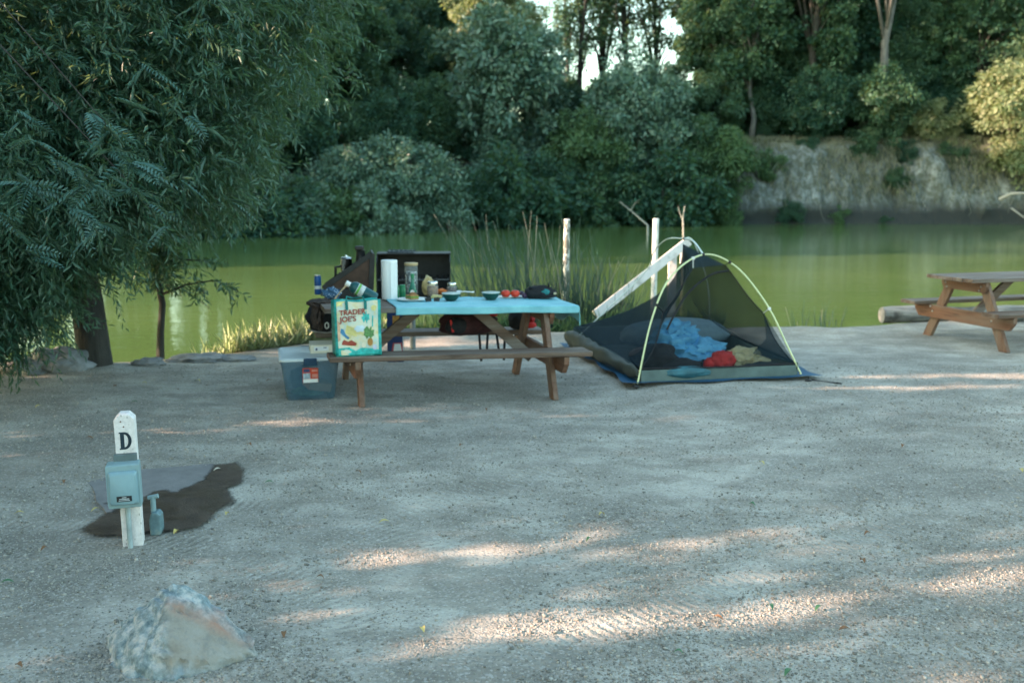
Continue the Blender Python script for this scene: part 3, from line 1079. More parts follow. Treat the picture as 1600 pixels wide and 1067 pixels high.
# unseen trees added upstream to shade the far bank, crowns cut for lit spots
for k, (x, y, h) in enumerate([(-36, 25.5, 20), (-36, 29.5, 21), (-37, 38, 32), (-38, 43.5, 38), (-37, 49, 38), (-39, 54.5, 34), (-36, 33, 24), (-38, 60, 30), (-41, 46.5, 39), (-42, 40.5, 36), (-42, 52, 37)]):
    z0 = far_z(x, y) if y > farw(x) else 0
    t = thing('added_upstream_tree', 'tall unseen tree added upstream to shade the far bank', 'tree', (x, y, z0), group='unseen trees added to shade the far bank')
    cl = hull_clumps(110, (x, y, h * .54), (4.4, 4.0, h * .47), 1.4, 300 + k, lo=.5, hollow=.1)
    v, f = clump_crown(cl, 150, .42, .28, 320 + k)
    keep = ~far_open(v[0::4])
    f = f.reshape(-1, 2, 3)[keep].reshape(-1, 3)
    link('crown', mesh_np('upstream_crown', v - np.array((x, y, z0)), f), L_DARK, t)
    trunk_mesh((0, 0, -.3), (0, 0, h * .8), .4, .08, [Vector(c[0]) - Vector((x, y, z0)) for c in cl[::14]], 50 + k).build('trunk', BARK, t, smooth=True)

# dry grass along the cliff top
def blades(P0, h, lean, w, seed):
    g_ = np.random.default_rng(seed)
    n_ = len(P0)
    D = np.array((0, 0, 1.0)) + g_.normal(0, lean, (n_, 3))
    return leaf_arrays(P0, D, g_.normal(0, 1, (n_, 3)) * np.array((1, 1, .1)), h * g_.uniform(.4, 1.2, n_), w, .05, .12)


L_DRY = leafmat('dry_grass', [(.08, .10, .06), (.14, .155, .10), (.27, .27, .20)], .3)
L_LUSH = leafmat('shore_grass', [(.13, .22, .08), (.28, .36, .18), (.52, .54, .38)], .4)
n_ = 9000
xx = rng.uniform(12.5, 33, n_)
tt = rng.uniform(2.3, 5.5, n_)
pp = np.stack([xx, farw(xx) + tt, far_profile(xx, tt) - .05], 1)
v, f = blades(pp, .50, .55, .045, 3)
# dead grass and creeper stems draped over the cliff edge
n_ = 5200
xx = rng.uniform(12, 34, n_)
tt = rng.uniform(1.2, 2.7, n_)
k = vnoise(xx * .7, tt * 1.2, 45) + .012 * (xx - 12) > .50
xx, tt = xx[k], tt[k]
pp = np.stack([xx, farw(xx) + tt - .35, far_profile(xx, tt) + .05], 1)
Dn = np.array((0, -.35, -1.0)) + rng.normal(0, .35, (len(xx), 3))
v2, f2 = leaf_arrays(pp, Dn, rng.normal(0, 1, (len(xx), 3)), .7 * rng.uniform(.4, 1.4, len(xx)), .035, .05, .05)
v, f = joined([(v, f), (v2, f2)])
stuff(link('dry_grass', mesh_np('dry_grass', v, f), L_DRY), 'strip of dry yellow grass along the top of the pale cliff', 'grass')
# roots and dead stems hanging down the cliff
bt = MB()
gr = random.Random(5)
for k in range(70):
    x = gr.uniform(11, 33)
    tt_ = gr.uniform(.9, 2.3)
    y = float(farw(x)) + tt_ - .55 - gr.random() * .5
    z = float(far_profile(np.array([x]), np.array([tt_]))[0])
    ln_ = gr.uniform(.4, 1.5)
    p_ = [Vector((x, y, z))]
    for s in range(4):
        p_.append(p_[-1] + Vector((gr.uniform(-.25, .25), gr.uniform(-.1, .06), -ln_ / 4)))
    bt.tube(p_, [.012, .011, .009, .007, .004], 4)
o = bt.build('hanging_roots', plain('root_grey', (.24, .24, .22), .9))
stuff(o, 'thin pale roots trailing down the cliff face above the water', 'roots')

# dead branches in the river
def branch(name, label, pts, r, mat, twigs_=()):
    b_ = MB()
    b_.tube(pts, [r * (1 - .7 * i / (len(pts) - 1)) for i in range(len(pts))], 8)
    for tw in twigs_:
        b_.tube(tw, [r * .4, r * .25, r * .1][:len(tw)], 6)
    return tag(b_.build(name, mat, smooth=True), label, 'branch')


DEADW = plain('dead_wood', (.30, .30, .28), .85)
q0 = at(1012, 353, 46)
branch('dead_branch', 'pale dead branch slanting out of the river above the white posts', [Vector((q0.x, 46, WATER_Z - .4)), at(1012, 352, 46), at(990, 333, 46.3), at(968, 315, 46.6)], .055, DEADW,
       [[at(985, 330, 46.3), at(992, 318, 46.2), at(1000, 312, 46)]])
branch('dead_limb', 'bare pale limb curving from the cliff foot at the right edge', [at(1562, 312, 58), at(1580, 303, 57.5), at(1600, 302, 57), at(1640, 306, 56)], .12, DEADW, [[at(1580, 325, 57.5), at(1600, 340, 57), at(1630, 352, 56)]])
branch('dead_stick', 'upright dead stick standing in the water behind the tent', [Vector((at(1068, 350, 30).x, 30, WATER_Z - .3)), at(1068, 375, 30), at(1067, 340, 30), at(1070, 322, 30.1)], .032, DEADW, [[at(1067, 345, 30), at(1061, 330, 30), at(1060, 322, 30)]])

# ------------------------------------------------------------------ shore plants
n_ = 4200
xx = rng.uniform(-3.6, -1.5, n_)
yy = shore(xx) + rng.normal(.18, .26, n_)
dens = vnoise(xx * 3, yy * 3, 41)
k = (dens > .25) & (yy > shore(xx) - .12) & (xx > -3.35 + .2 * dens)
pp = np.stack([xx, yy, gz(xx, yy)], 1)[k]
v, f = blades(pp, .34, .38, .014, 4)
stuff(link('shore_grass', mesh_np('shore_grass', v, f), L_LUSH), 'sunlit tufts of pale green grass along the left shore', 'grass')
n_ = 2600
xx = rng.uniform(-1.5, 2.6, n_)
yy = shore(xx) + rng.normal(.3, .22, n_)
pp = np.stack([xx, yy, gz(xx, yy)], 1)[yy > shore(xx)]
v, f = blades(pp, .35, .4, .013, 44)
stuff(link('bank_grass', mesh_np('bank_grass', v, f), L_GREEN), 'short green grass on the bank behind the table', 'grass')


def reed_mesh(n, spread, lean, hmin, hmax, seed, lx=0.0):
    g_ = np.random.default_rng(seed)
    base = np.stack([g_.normal(0, spread[0], n), g_.normal(0, spread[1], n), np.full(n, -.35)], 1)
    H = g_.uniform(hmin, hmax, n) + .35
    d = np.stack([g_.normal(lx, lean, n) + base[:, 0] * .25, g_.normal(0, lean * .7, n), np.ones(n)], 1)
    d = unit(d)
    ph = g_.uniform(0, 2 * PI, n)
    K = 6
    rings = []
    for i_ in range(K):
        u = i_ / (K - 1)
        p_ = base + d * (H * u)[:, None] + np.stack([np.cos(ph), np.sin(ph), -np.abs(np.cos(ph)) * .6], 1) * (H * .12 * u ** 2.4)[:, None] * g_.uniform(.2, 1.6, n)[:, None]
        if i_ == K - 1:
            kink = g_.uniform(0, 1, n) < .12
            p_[kink] += np.stack([g_.normal(0, .12, kink.sum()), g_.normal(0, .1, kink.sum()), np.full(kink.sum(), -.25)], 1)
        r_ = .0100 * (1 - .75 * u) * g_.uniform(.7, 1.4, n)
        rings.append(np.stack([p_ + np.stack([np.cos(a) * r_, np.sin(a) * r_, np.zeros(n)], 1) for a in (0, 2.1, 4.2)], 1))
    V = np.stack(rings, 1).reshape(-1, 3)
    F = []
    i0 = np.arange(n)[:, None] * (K * 3)
    for i_ in range(K - 1):
        for s_ in range(3):
            a, b_ = i_ * 3 + s_, i_ * 3 + (s_ + 1) % 3
            F.append(np.concatenate([i0 + a, i0 + b_, i0 + b_ + 3, i0 + a + 3], 1))
    return mesh_np('reeds', V, np.concatenate(F))


L_REED = leafmat('reed_stems', [(.34, .33, .26), (.028, .080, .064), (.020, .065, .054), (.032, .092, .072), (.022, .072, .060), (.036, .098, .075), (.026, .080, .062)], .1)
for (px, Y, n_, sp_, ln_, h0, h1, lx, lab) in [
    (800, 12.9, 150, (.2, .15), .20, .9, 2.25, -.32, 'fan of tall reeds leaning left behind the red tomatoes'),
    (850, 13.1, 200, (.2, .15), .17, .9, 2.15, -.12, 'tall upright reed clump left of the peeling white post'),
    (905, 12.8, 230, (.14, .16), .15, .5, 1.75, -.03, 'dense reed clump at the foot of the peeling white post'),
    (945, 12.7, 200, (.14, .12), .15, .35, 1.2, .10, 'reed clump growing between the tablecloth corner and the white rail'),
    (755, 13.0, 75, (.16, .12), .2, .5, 1.9, -.42, 'sparse pale reeds leaning over the grill'),
    (1280, 13.0, 60, (.18, .12), .06, .25, .75, .0, 'thin short reeds at the water right of the tent')]:
    q = at(px, 470, Y)
    t = tag(link('reed_clump', reed_mesh(n_, sp_, ln_, h0, h1, int(px), lx), L_REED), lab, 'reeds', 'reed clumps along the shore')
    t.location = (q.x, Y, ground_at(q.x, Y) + .15)

# ------------------------------------------------------------------ picnic tables
WX = wood('weathered_wood_along', 'x', (.125, .078, .055), (.045, .028, .021), (.21, .175, .15))
WY = wood('weathered_wood_across', 'y', (.17, .080, .048), (.060, .030, .020), (.18, .12, .085), seed=2)
WZ = wood('weathered_wood_upright', 'z', (.16, .082, .052), (.062, .034, .023), (.20, .145, .11), seed=4)
STEEL = plain('bolt_steel', (.45, .45, .44), .35, .9)
TL_, TLX, TTH, TBH, TBC, TFO, TTW = 2.15, .808, .756, .429, .652, .614, .722


def picnic_table(label, loc, rot):
    t = thing('picnic_table', label, 'picnic table', loc, rot, 'picnic tables of the campsite')
    b = MB()
    n = 5
    w = (TTW - .006 * (n - 1)) / n
    for i in range(n):
        b.box((random.uniform(-.006, .006), -TTW / 2 + w / 2 + i * (w + .006), TTH - .02), (TL_, w, .04))
    b.build('tabletop', WX, t, bevel=.004)
    for s in (-1, 1):
        b = MB()
        b.box((0, s * TBC, TBH - .021), (TL_, .25, .042))
        b.build('bench', WX, t, bevel=.006)
    for e in (-1, 1):
        for s in (-1, 1):
            b = MB()
            b.bar((e * TLX, s * TFO, -.02), (e * TLX, s * .235, TTH - .042), .115, .045, (1, 0, 0))
            lg = b.build('leg', WZ, t, bevel=.004)
        M = Matrix.Translation((e * (TLX + .046), 0, 0)) @ Matrix.Rotation(PI / 2, 4, 'Z')
        b = MB()
        zt = TBH - .044
        b.prism([(-.77, zt), (.77, zt), (.77, zt - .06), (.70, zt - .145), (-.70, zt - .145), (-.77, zt - .06)], .044, M @ Matrix.Translation((0, -.022, 0)))
        b.build('seat_support', WY, t, bevel=.003)
        b = MB()
        zt = TTH - .042
        b.prism([(-.345, zt), (.345, zt), (.345, zt - .05), (.31, zt - .115), (-.31, zt - .115), (-.345, zt - .05)], .044, M @ Matrix.Translation((0, -.022, 0)))
        b.build('top_cleat', WY, t, bevel=.003)
        b = MB()
        b.bar((e * (TLX - .03), 0, TBH - .17), (e * .24, 0, TTH - .05), .09, .042, (0, 1, 0))
        b.build('brace', WX, t, bevel=.003)
        for s in (-1, 1):
            for (yy_, zz_) in ((s * .46, .315), (s * .50, .365), (s * .275, .665), (s * .25, .62)):
                b = MB()
                b.lathe([(.011, 0), (.011, .006), (.006, .010)], (0, 0, 0), 8, Matrix.Rotation(e * PI / 2, 3, 'Y'))
                o = b.build('bolt', STEEL, t)
                o.location = (e * (TLX + .069), yy_, zz_)
    return t


T1 = picnic_table('weathered picnic table covered by the blue cloth and crowded with camp food', (T1X, T1Y, -.006), (0, T1TILT, T1YAW))
T2Z = ground_at(5.82, 11.2)
T2 = picnic_table('bare brown picnic table at the right edge beside the pale log', (5.819, 11.202, T2Z), (0, 0, .285))
bpy.context.view_layer.update()
M1 = T1.matrix_basis.copy()
M1i = M1.inverted()


def on_table(px, py, dz=.009):
    z = .75
    for _ in range(4):
        p = P(px, py, z)
        xl = math.cos(T1YAW) * (p.x - T1X) + math.sin(T1YAW) * (p.y - T1Y)
        z = TTH - .006 - T1TILT * xl + dz
    return P(px, py, z)


def on_bench(px, py, side=-1):
    z = .43
    for _ in range(4):
        p = P(px, py, z)
        xl = math.cos(T1YAW) * (p.x - T1X) + math.sin(T1YAW) * (p.y - T1Y)
        z = TBH - .006 - T1TILT * xl
    return P(px, py, z)


# tablecloth
b = NB('blue_cloth')
n1 = b.noise(7, 4, .6)
b.set(b.ramp(n1, [(.35, (.17, .45, .53)), (.65, (.24, .56, .63))]), .55)
b.bump(b.noise(9, 3), .25, .02)
CLOTH = b.m
x0, x1, ov = -.50, TL_ / 2 + .008, .15
su = np.concatenate([np.linspace(x0, x1, 90), x1 + np.linspace(.006, ov, 12)])
fr = .055
sv = np.concatenate([-TTW / 2 - .012 - np.linspace(fr, .006, 6), np.linspace(-TTW / 2 - .012, TTW / 2 + .012, 48), TTW / 2 + .012 + np.linspace(.006, fr, 6)])
U, V = np.meshgrid(su, sv)
du = np.clip(U - x1, 0, None)
dv = np.clip(np.abs(V) - TTW / 2 - .012, 0, None)
wr = .010 * (vnoise(U * 3.5, V * 4, 51) - .45) + .010 * (1 - np.abs(vnoise(U * 2.2 + V * 1.1, V * 2.6 - U, 54) - .5) * 9).clip(0, 1) + .005 * (vnoise(U * 11, V * 9, 52) - .5)
hem = 1 + .35 * (vnoise(U * 4, V * 0, 53) - .5)
Z = TTH + .004 + np.clip(wr, 0, 1) * (du + dv == 0) - np.maximum(du * (1 + .25 * np.sin(V * 9)), dv * hem)
Xc = np.minimum(U, x1) + .012 * np.sin(V * 14) * (du > 0) * (du / ov) + np.where(du > 0, .006, 0)
Yc = np.sign(V) * (np.minimum(np.abs(V), TTW / 2 + .012) + np.where(dv > 0, .004 + .006 * np.sin(U * 17 + V), 0))
nx = len(su)
i = (np.arange(len(sv) - 1)[:, None] * nx + np.arange(nx - 1)).ravel()
me = mesh_np('tablecloth', np.stack([Xc, Yc, Z], -1).reshape(-1, 3), np.stack([i, i + 1, i + nx + 1, i + nx], 1))
o = tag(link('tablecloth', me, CLOTH, smooth=True), 'bright blue cloth covering the picnic table with a flap over its right end', 'tablecloth')
o.matrix_world = M1
o.modifiers.new('thick', 'SOLIDIFY').thickness = .0015

# ------------------------------------------------------------------ plain colours used on the small things
WHITE = plain('white_plastic', (.74, .75, .74), .45, var=.05)
BLACKM = plain('black_metal', (.022, .024, .026), .45, .3, var=.3)
BLACKP = plain('black_plastic', (.020, .021, .023), .40, var=.3)
BLACKF = plain('black_fabric', (.018, .019, .023), .9, var=.4, bump=.4, bscale=180)
CHROME = plain('brushed_steel', (.62, .62, .60), .22, 1.0, var=.08)
GREENP = plain('green_plastic', (.02, .19, .085), .3, var=.15)
DKGREEN = plain('dark_green_enamel', (.012, .060, .050), .25, var=.2)
RED = plain('red_fabric', (.50, .030, .028), .75, var=.25)
CARD = plain('cardboard', (.42, .30, .19), .85, var=.12)
CREAM = plain('cream_paper', (.72, .66, .52), .8, var=.08)
BLUEP = plain('blue_print', (.02, .10, .30), .4, var=.2)
NAVY = plain('navy_print', (.012, .035, .12), .4, var=.2)
GLASSY = NB('clear_jar')
GLASSY.set((.75, .80, .80), .06)
GLASSY.b.inputs['Alpha'].default_value = .16
GLASSY = GLASSY.m
FOODBROWN = plain('brown_food', (.26, .12, .05), .7, var=.5, scale=60, bump=.6, bscale=90)


def lathe_part(name, prof, mat, parent=None, n=24, M=None, c=(0, 0, 0), smooth=True, **kw):
    b = MB()
    b.lathe(prof, c, n, M, **kw)
    return b.build(name, mat, parent, smooth)


# kitchen things on the table, left to right
q = on_table(497, 460, .002)
t = thing('drink_can', 'slim blue drink can with silver top on the bare left end of the table', 'can', q)
lathe_part('can_body', [(.027, 0), (.031, .006), (.031, .155), (.026, .168)], BLUEP, t)
lathe_part('can_top', [(.0245, .168), (.027, .170), (.027, .176), (.020, .172)], CHROME, t)
lathe_part('label_band', [(.0314, .05), (.0318, .052), (.0318, .078), (.0314, .08)], WHITE, t)

# two burner camp stove with open lid seen from its end
q = on_table(548, 466, .003)
sx_ = 1 / 178.0
t = thing('camp_stove', 'open black camp stove with brown windscreen flap on the left of the table', 'camp stove', q, T1YAW - .1)
b = MB()
b.box((0, .16, .045), (.40, .46, .085))
b.build('stove_case', BLACKM, t, bevel=.008)
b = MB()
b.box((.185, .17, .235), (.022, .50, .33), (0, .10, 0))
b.build('lid', BLACKM, t, bevel=.006)
RUSTB = plain('browned_steel', (.060, .034, .024), .6, .2, var=.45, scale=8)
b = MB()
b.prism([(-.235, .095), (.165, .095), (.185, .385)], .006, Matrix.Translation((0, -.075, 0)))
fl = b.build('windscreen_flap', RUSTB, t)
b = MB()
b.bar((-.235, -.078, .10), (.185, -.078, .39), .045, .012, (0, 1, 0))
b.bar((.178, -.078, .09), (.195, -.078, .39), .045, .012, (0, 1, 0))
b.build('flap_rim', BLACKM, fl, bevel=.002)
b = MB()
b.prism([(-.235, .095), (.165, .095), (.185, .385)], .006, Matrix.Translation((0, .40, 0)))
b.build('windscreen_flap', BLACKM, t)
b = MB()
for yy_ in (.06, .26):
    for k in range(5):
        b.bar((-.15 + k * .07, yy_ - .08, .10), (-.15 + k * .07, yy_ + .1, .10), .006, .006)
    b.bar((-.17, yy_ - .08, .10), (.14, yy_ - .08, .10), .006, .006)
    b.bar((-.17, yy_ + .1, .10), (.14, yy_ + .1, .10), .006, .006)
b.build('pan_grate', STEEL, t)
qs = q
# steel pot on the stove
Ms = Matrix.Translation(q) @ Matrix.Rotation(T1YAW - .1, 4, 'Z')
q = Ms @ Vector((-.03, .10, .104))
t = thing('coffee_pot', 'tall shiny steel coffee pot standing on the camp stove', 'pot', q, T1YAW)
lathe_part('pot_body', [(.052, 0), (.055, .006), (.052, .235), (.054, .239), (.05, .241)], CHROME, t)
lathe_part('pot_lid', [(.052, .241), (.045, .251), (.012, .257), (.010, .268), (.004, .271)], CHROME, t)
b = MB()
b.tube([(-.052, 0, .17), (-.095, 0, .165), (-.098, 0, .08), (-.052, 0, .05)], .012, 8)
b.build('handle', BLACKP, t, smooth=True)
q = Ms @ Vector((.10, .20, .104))
t = thing('black_kettle', 'black camp jug with a tall lid behind the steel pot', 'kettle', q)
lathe_part('kettle_body', [(.06, 0), (.064, .01), (.058, .16), (.045, .22), (.040, .30), (.044, .305)], BLACKP, t)
b = MB()
b.box((-.01, 0, .325), (.075, .07, .035))
b.build('kettle_lid', BLACKP, t, bevel=.008)
# patterned blue cloth bundle at the stove's corner
q = on_table(517, 466)
t = thing('blue_bandana', 'crumpled blue patterned bandana in front of the camp stove', 'cloth', q)
b = NB('bandana_cloth')
vv = b.voro(60)
b.set(b.mix(b.ramp(vv, [(.25, 1.0), (.35, 0.0)]), (.05, .12, .22), (.45, .55, .65)), .85)
mb = MB()
mb.blob((0, 0, .045), (.085, .06, .055), 3, .35, 2.2, 3.0)
mb.build('cloth_bundle', b.m, t, smooth=True)
# green gas cylinder leaning against the stove
a_, b_ = at(541, 442, 8.02), at(592, 470, 8.06)
ax = (b_ - a_).normalized()
Mq = ax.to_track_quat('Z', 'Y').to_matrix()
t = thing('gas_cylinder', 'dark green gas cylinder with white cap lying tilted above the shopping bag', 'gas cylinder', a_)
lathe_part('cylinder_body', [(.022, .035), (.042, .055), (.050, .075), (.050, .25), (.044, .27)], plain('deep_green_paint', (.010, .075, .085), .3, var=.15), t, M=Mq)
lathe_part('cap', [(.019, -.004), (.022, 0), (.022, .034), (.018, .036)], WHITE, t, M=Mq)
lathe_part('label_band', [(.0503, .095), (.0506, .096), (.0506, .155), (.0503, .156)], plain('pale_label', (.50, .54, .54), .5, var=.3, scale=30), t, M=Mq)
lathe_part('label_stripe', [(.0507, .10), (.051, .101), (.051, .118), (.0507, .119)], plain('lime_print', (.12, .36, .06), .4), t, M=Mq)
# long spoon
b = MB()
b.tube([at(523, 467, 8.0), at(532, 456, 8.01), at(540, 447, 8.02)], [.006, .006, .007], 8)
b.tube([at(540, 447, 8.02), at(545, 441, 8.03)], [.014, .010], 8)
tag(b.build('wooden_spoon', plain('pale_wood', (.50, .38, .25), .6), smooth=True), 'wooden spoon leaning out of the shopping bag beside the gas cylinder cap', 'spoon')
# paper towels
q = on_table(609, 467)
t = thing('paper_towel_roll', 'tall white paper towel roll standing on the table behind the shopping bag', 'paper towels', q)
b = NB('towel_paper')
b.set((.78, .80, .80), .9)
b.bump(b.voro(70), .35, .006)
lathe_part('paper_roll', [(.069, 0), (.071, .003), (.071, .338), (.069, .341), (.02, .341), (.02, .33)], b.m, t, 40)
b = MB()
b.box((.045, -.058, .165), (.06, .004, .32), (0, 0, .55))
b.build('loose_sheet', MATS.get('x') or bpy.data.materials['towel_paper'], t)
# green cans
for k, (px, lab) in enumerate([(619, 'green shaker standing beside the paper towel roll'), (629, 'green shaker between its twin and the sauce bottle')]):
    q = on_table(px, 467 - k)
    t = thing('green_shaker', lab, 'shaker', q, group='pair of green shakers')
    lathe_part('shaker_body', [(.026, 0), (.028, .004), (.028, .095), (.025, .10)], GREENP, t)
    lathe_part('shaker_lid', [(.025, .10), (.026, .102), (.026, .116), (.022, .12)], GREENP, t)
# coffee press / tall jar
q = on_table(643, 459)
t = thing('glass_canister', 'tall clear canister with wooden lid behind the sauce bottle', 'canister', q)
lathe_part('glass', [(.058, 0), (.060, .004), (.060, .26), (.057, .262)], GLASSY, t, 32)
lathe_part('lid', [(.060, .262), (.062, .264), (.062, .285), (.060, .287)], plain('light_wood', (.50, .36, .19), .5), t, 32)
b = NB('canister_print')
vv = b.noise(26, 3, .5)
b.set(b.ramp(vv, [(.42, (.03, .04, .045)), (.5, (.40, .44, .42)), (.58, (.10, .14, .13)), (.66, (.35, .10, .08))], 'CONSTANT'), .5)
lathe_part('contents', [(.052, .003), (.055, .006), (.055, .20), (.05, .205)], b.m, t, 24)
# sauce bottle
q = on_table(645, 468)
t = thing('sauce_bottle', 'small sauce bottle with green cap and white oval label', 'bottle', q)
lathe_part('bottle_body', [(.030, 0), (.033, .004), (.033, .085), (.026, .115), (.014, .15), (.013, .19)], plain('sauce_green', (.02, .15, .10), .15, var=.3), t)
lathe_part('cap', [(.014, .19), (.017, .192), (.016, .225), (.012, .228)], GREENP, t)
b = MB()
Mo = Matrix.Rotation(.05, 3, 'Z')
poly = [(.020 * math.cos(a), .06 + .028 * math.sin(a)) for a in [2 * PI * k / 20 for k in range(20)]]
b.prism(poly, .003, Matrix.Translation((0, -.0355, 0)))
b.build('label', WHITE, t)
# plate and sandwich
q = on_table(644, 470)
t = thing('plate', 'white plate holding the sandwich near the front table edge', 'plate', q)
lathe_part('plate_dish', [(.075, 0), (.08, .003), (.125, .014), (.136, .017), (.136, .020), (.122, .017), (.085, .008), (.02, .007)], WHITE, t, 40)
BREAD = plain('toasted_bread', (.42, .24, .09), .85, var=.3, scale=40, bump=.5)
q2 = q + Vector((.0, .0, .009))
t = thing('sandwich', 'toasted sandwich lying on the white plate', 'sandwich', q2, .3)
for z_, m_, nm, s_ in ((.008, BREAD, 'bread_slice', 1.0), (.020, plain('lettuce', (.12, .26, .05), .6, var=.4), 'filling', 1.06), (.033, BREAD, 'bread_slice', .95)):
    b = MB()
    b.prism([(-.055 * s_, -.035 * s_), (.055 * s_, -.03 * s_), (.05 * s_, .04 * s_), (-.02 * s_, .048 * s_)], .011, Matrix.Translation((0, 0, z_)) @ Matrix.Rotation(PI / 2, 4, 'X') @ Matrix.Rotation(0.0, 4, 'Z'))
    b.build(nm, m_, t, bevel=.004)
b = MB()
b.blob((.005, 0, .05), (.03, .022, .018), 2, .4, 2, 4)
b.build('topping', FOODBROWN, t, smooth=True)
# sunglasses
q = on_table(676, 472)
t = thing('sunglasses', 'black sunglasses folded beside the white plate', 'sunglasses', q, .2)
for s in (-1, 1):
    b = MB()
    b.prism([(s * .008, .006), (s * .06, .004), (s * .064, .03), (s * .05, .042), (s * .012, .038)], .004)
    b.build('lens', BLACKP, t, bevel=.002)
    b = MB()
    b.bar((s * .064, .002, .034), (s * .050, .09, .012), .006, .008)
    b.build('temple_arm', BLACKP, t)
b = MB()
b.bar((-.010, .002, .032), (.010, .002, .032), .006, .005)
b.build('bridge', BLACKP, t)
# jars
for (px, py, r, h, cont, lab) in [(676, 463, .052, .115, FOODBROWN, 'glass jar of nuts with silver lid in front of the crisp bag'), (706, 462, .045, .10, plain('dark_jam', (.07, .022, .02), .4), 'glass jar of dark preserve behind the left green bowl')]:
    q = on_table(px, py)
    t = thing('glass_jar', lab, 'jar', q, group='lidded glass jars on the blue cloth')
    lathe_part('glass', [(r * .9, 0), (r, .006), (r, h * .85), (r * .82, h)], GLASSY, t)
    lathe_part('contents', [(r * .86, .004), (r * .93, .008), (r * .93, h * .78), (r * .8, h * .8)], cont, t)
    lathe_part('lid', [(r * .86, h), (r * .9, h + .001), (r * .9, h + .018), (r * .85, h + .021)], CHROME, t)
q = on_table(669, 459)
t = thing('crisp_bag', 'open tan crisp bag leaning behind the nut jar', 'bag', q)
b = MB()
b.blob((0, .02, .07), (.055, .03, .085), 3, .3, 1.6, 9)
b.build('bag_body', plain('tan_foil', (.50, .36, .16), .4, var=.25), t, smooth=True)
b = MB()
b.prism([(-.04, .12), (.045, .12), (.03, .15), (-.015, .175)], .01, Matrix.Translation((0, .015, 0)))
b.build('torn_flap', plain('foil_edge', (.55, .48, .30), .4), t)
# cheese and carrot pieces
q = on_table(681, 466)
b = MB()
b.prism([(-.055, 0), (.05, 0), (.055, .022), (-.03, .03)], .05)
tag(b.build('cheese_wedge', plain('yellow_cheese', (.66, .50, .22), .5), bevel=.003), 'pale yellow cheese wedge between the plate and the left green bowl', 'cheese').location = q
q = on_table(690, 459)
b = MB()
b.blob((0, 0, .022), (.05, .03, .025), 3, .4, 2.5, 12)
tag(b.build('orange_peel', plain('orange_skin', (.62, .16, .03), .5), smooth=True), 'small orange heap beside the nut jar', 'food').location = q
# bowls
for (px, lab) in [(705, 'dark green bowl in front of the preserve jar'), (767, 'dark green bowl left of the tomatoes')]:
    q = on_table(px, 469.5 if px == 705 else 468)
    t = thing('bowl', lab, 'bowl', q, group='dark green bowls')
    lathe_part('bowl_body', [(.042, 0), (.046, .003), (.072, .035), (.081, .064), (.079, .066), (.069, .037), (.040, .010), (.01, .008)], DKGREEN, t, 32)
    lathe_part('rim_band', [(.0805, .060), (.083, .061), (.083, .067), (.0795, .068)], plain('pale_rim', (.42, .50, .48), .3), t, 32)
# board, tomatoes, plums
q = on_table(800, 464)
b = MB()
b.box((0, 0, .005), (.30, .13, .010))
tag(b.build('cutting_board', WHITE, bevel=.003), 'thin white cutting board under the two tomatoes', 'cutting board').matrix_world = Matrix.Translation(q) @ Matrix.Rotation(T1YAW, 4, 'Z')
TOM = plain('tomato_skin', (.58, .045, .020), .22, var=.15, bump=0)
for px, lab in [(790, 'ripe red tomato on the left of the white board'), (805, 'ripe red tomato beside the dark plums')]:
    p = on_table(px, 464, .019)
    t = thing('tomato', lab, 'tomato', p, group='pair of red tomatoes')
    b = MB()
    b.lathe([(.008, .004), (.025, .001), (.039, .014), (.043, .032), (.037, .052), (.020, .062), (.008, .058)], (0, 0, 0), 20)
    b.build('fruit', TOM, t, smooth=True)
    b = MB()
    for k in range(5):
        a = k * 2 * PI / 5
        b.bar((0, 0, .060), (.02 * math.cos(a), .02 * math.sin(a), .064), .006, .002)
    b.build('stalk', DKGREEN, t)
PLUM = plain('plum_skin', (.05, .022, .055), .3, var=.3, bump=0)
for px, py, lab in [(815, 463, 'dark plum touching the right tomato'), (820, 466, 'dark plum in front of the black pouch')]:
    p = on_table(px, py)
    b = MB()
    b.blob((0, 0, .025), (.027, .027, .026), 3, .05, 1)
    tag(b.build('plum', PLUM, smooth=True), lab, 'plum', 'dark plums').location = p
# black pouch
q = on_table(846, 467)
t = thing('black_pouch', 'slumped black pouch with a teal patch near the right end of the table', 'pouch', q, .12)
b = MB()
b.blob((0, .05, .048), (.15, .075, .066), 4, .22, 1.8, 21, flat=-.047)
b.build('pouch_body', BLACKF, t, smooth=True)
b = MB()
b.blob((.035, -.005, .06), (.04, .018, .03), 3, .2, 1.5, 5)
b.build('teal_patch', plain('teal_fabric', (.02, .16, .17), .8), t, smooth=True)
b = MB()
b.tube([(-.10, .02, .09), (-.11, -.02, .115), (-.06, -.01, .10)], .008, 6)
b.tube([(.06, .03, .10), (.065, .0, .14), (.075, .02, .10)], .008, 6)
b.build('strap', BLACKF, t, smooth=True)
b = MB()
b.box((.12, -.02, .05), (.025, .02, .02))
b.build('buckle', plain('tan_buckle', (.45, .38, .25), .5), t, bevel=.004)
# napkin
q = on_table(727, 459)
me = grid_mesh('napkin', np.linspace(-.085, .085, 12), np.linspace(-.06, .06, 10), lambda x, y: .006 + .022 * vnoise(x * 22, y * 22, 61))
tag(link('paper_napkin', me, WHITE, smooth=True), 'crumpled white paper napkin right of the preserve jar', 'napkin').location = q

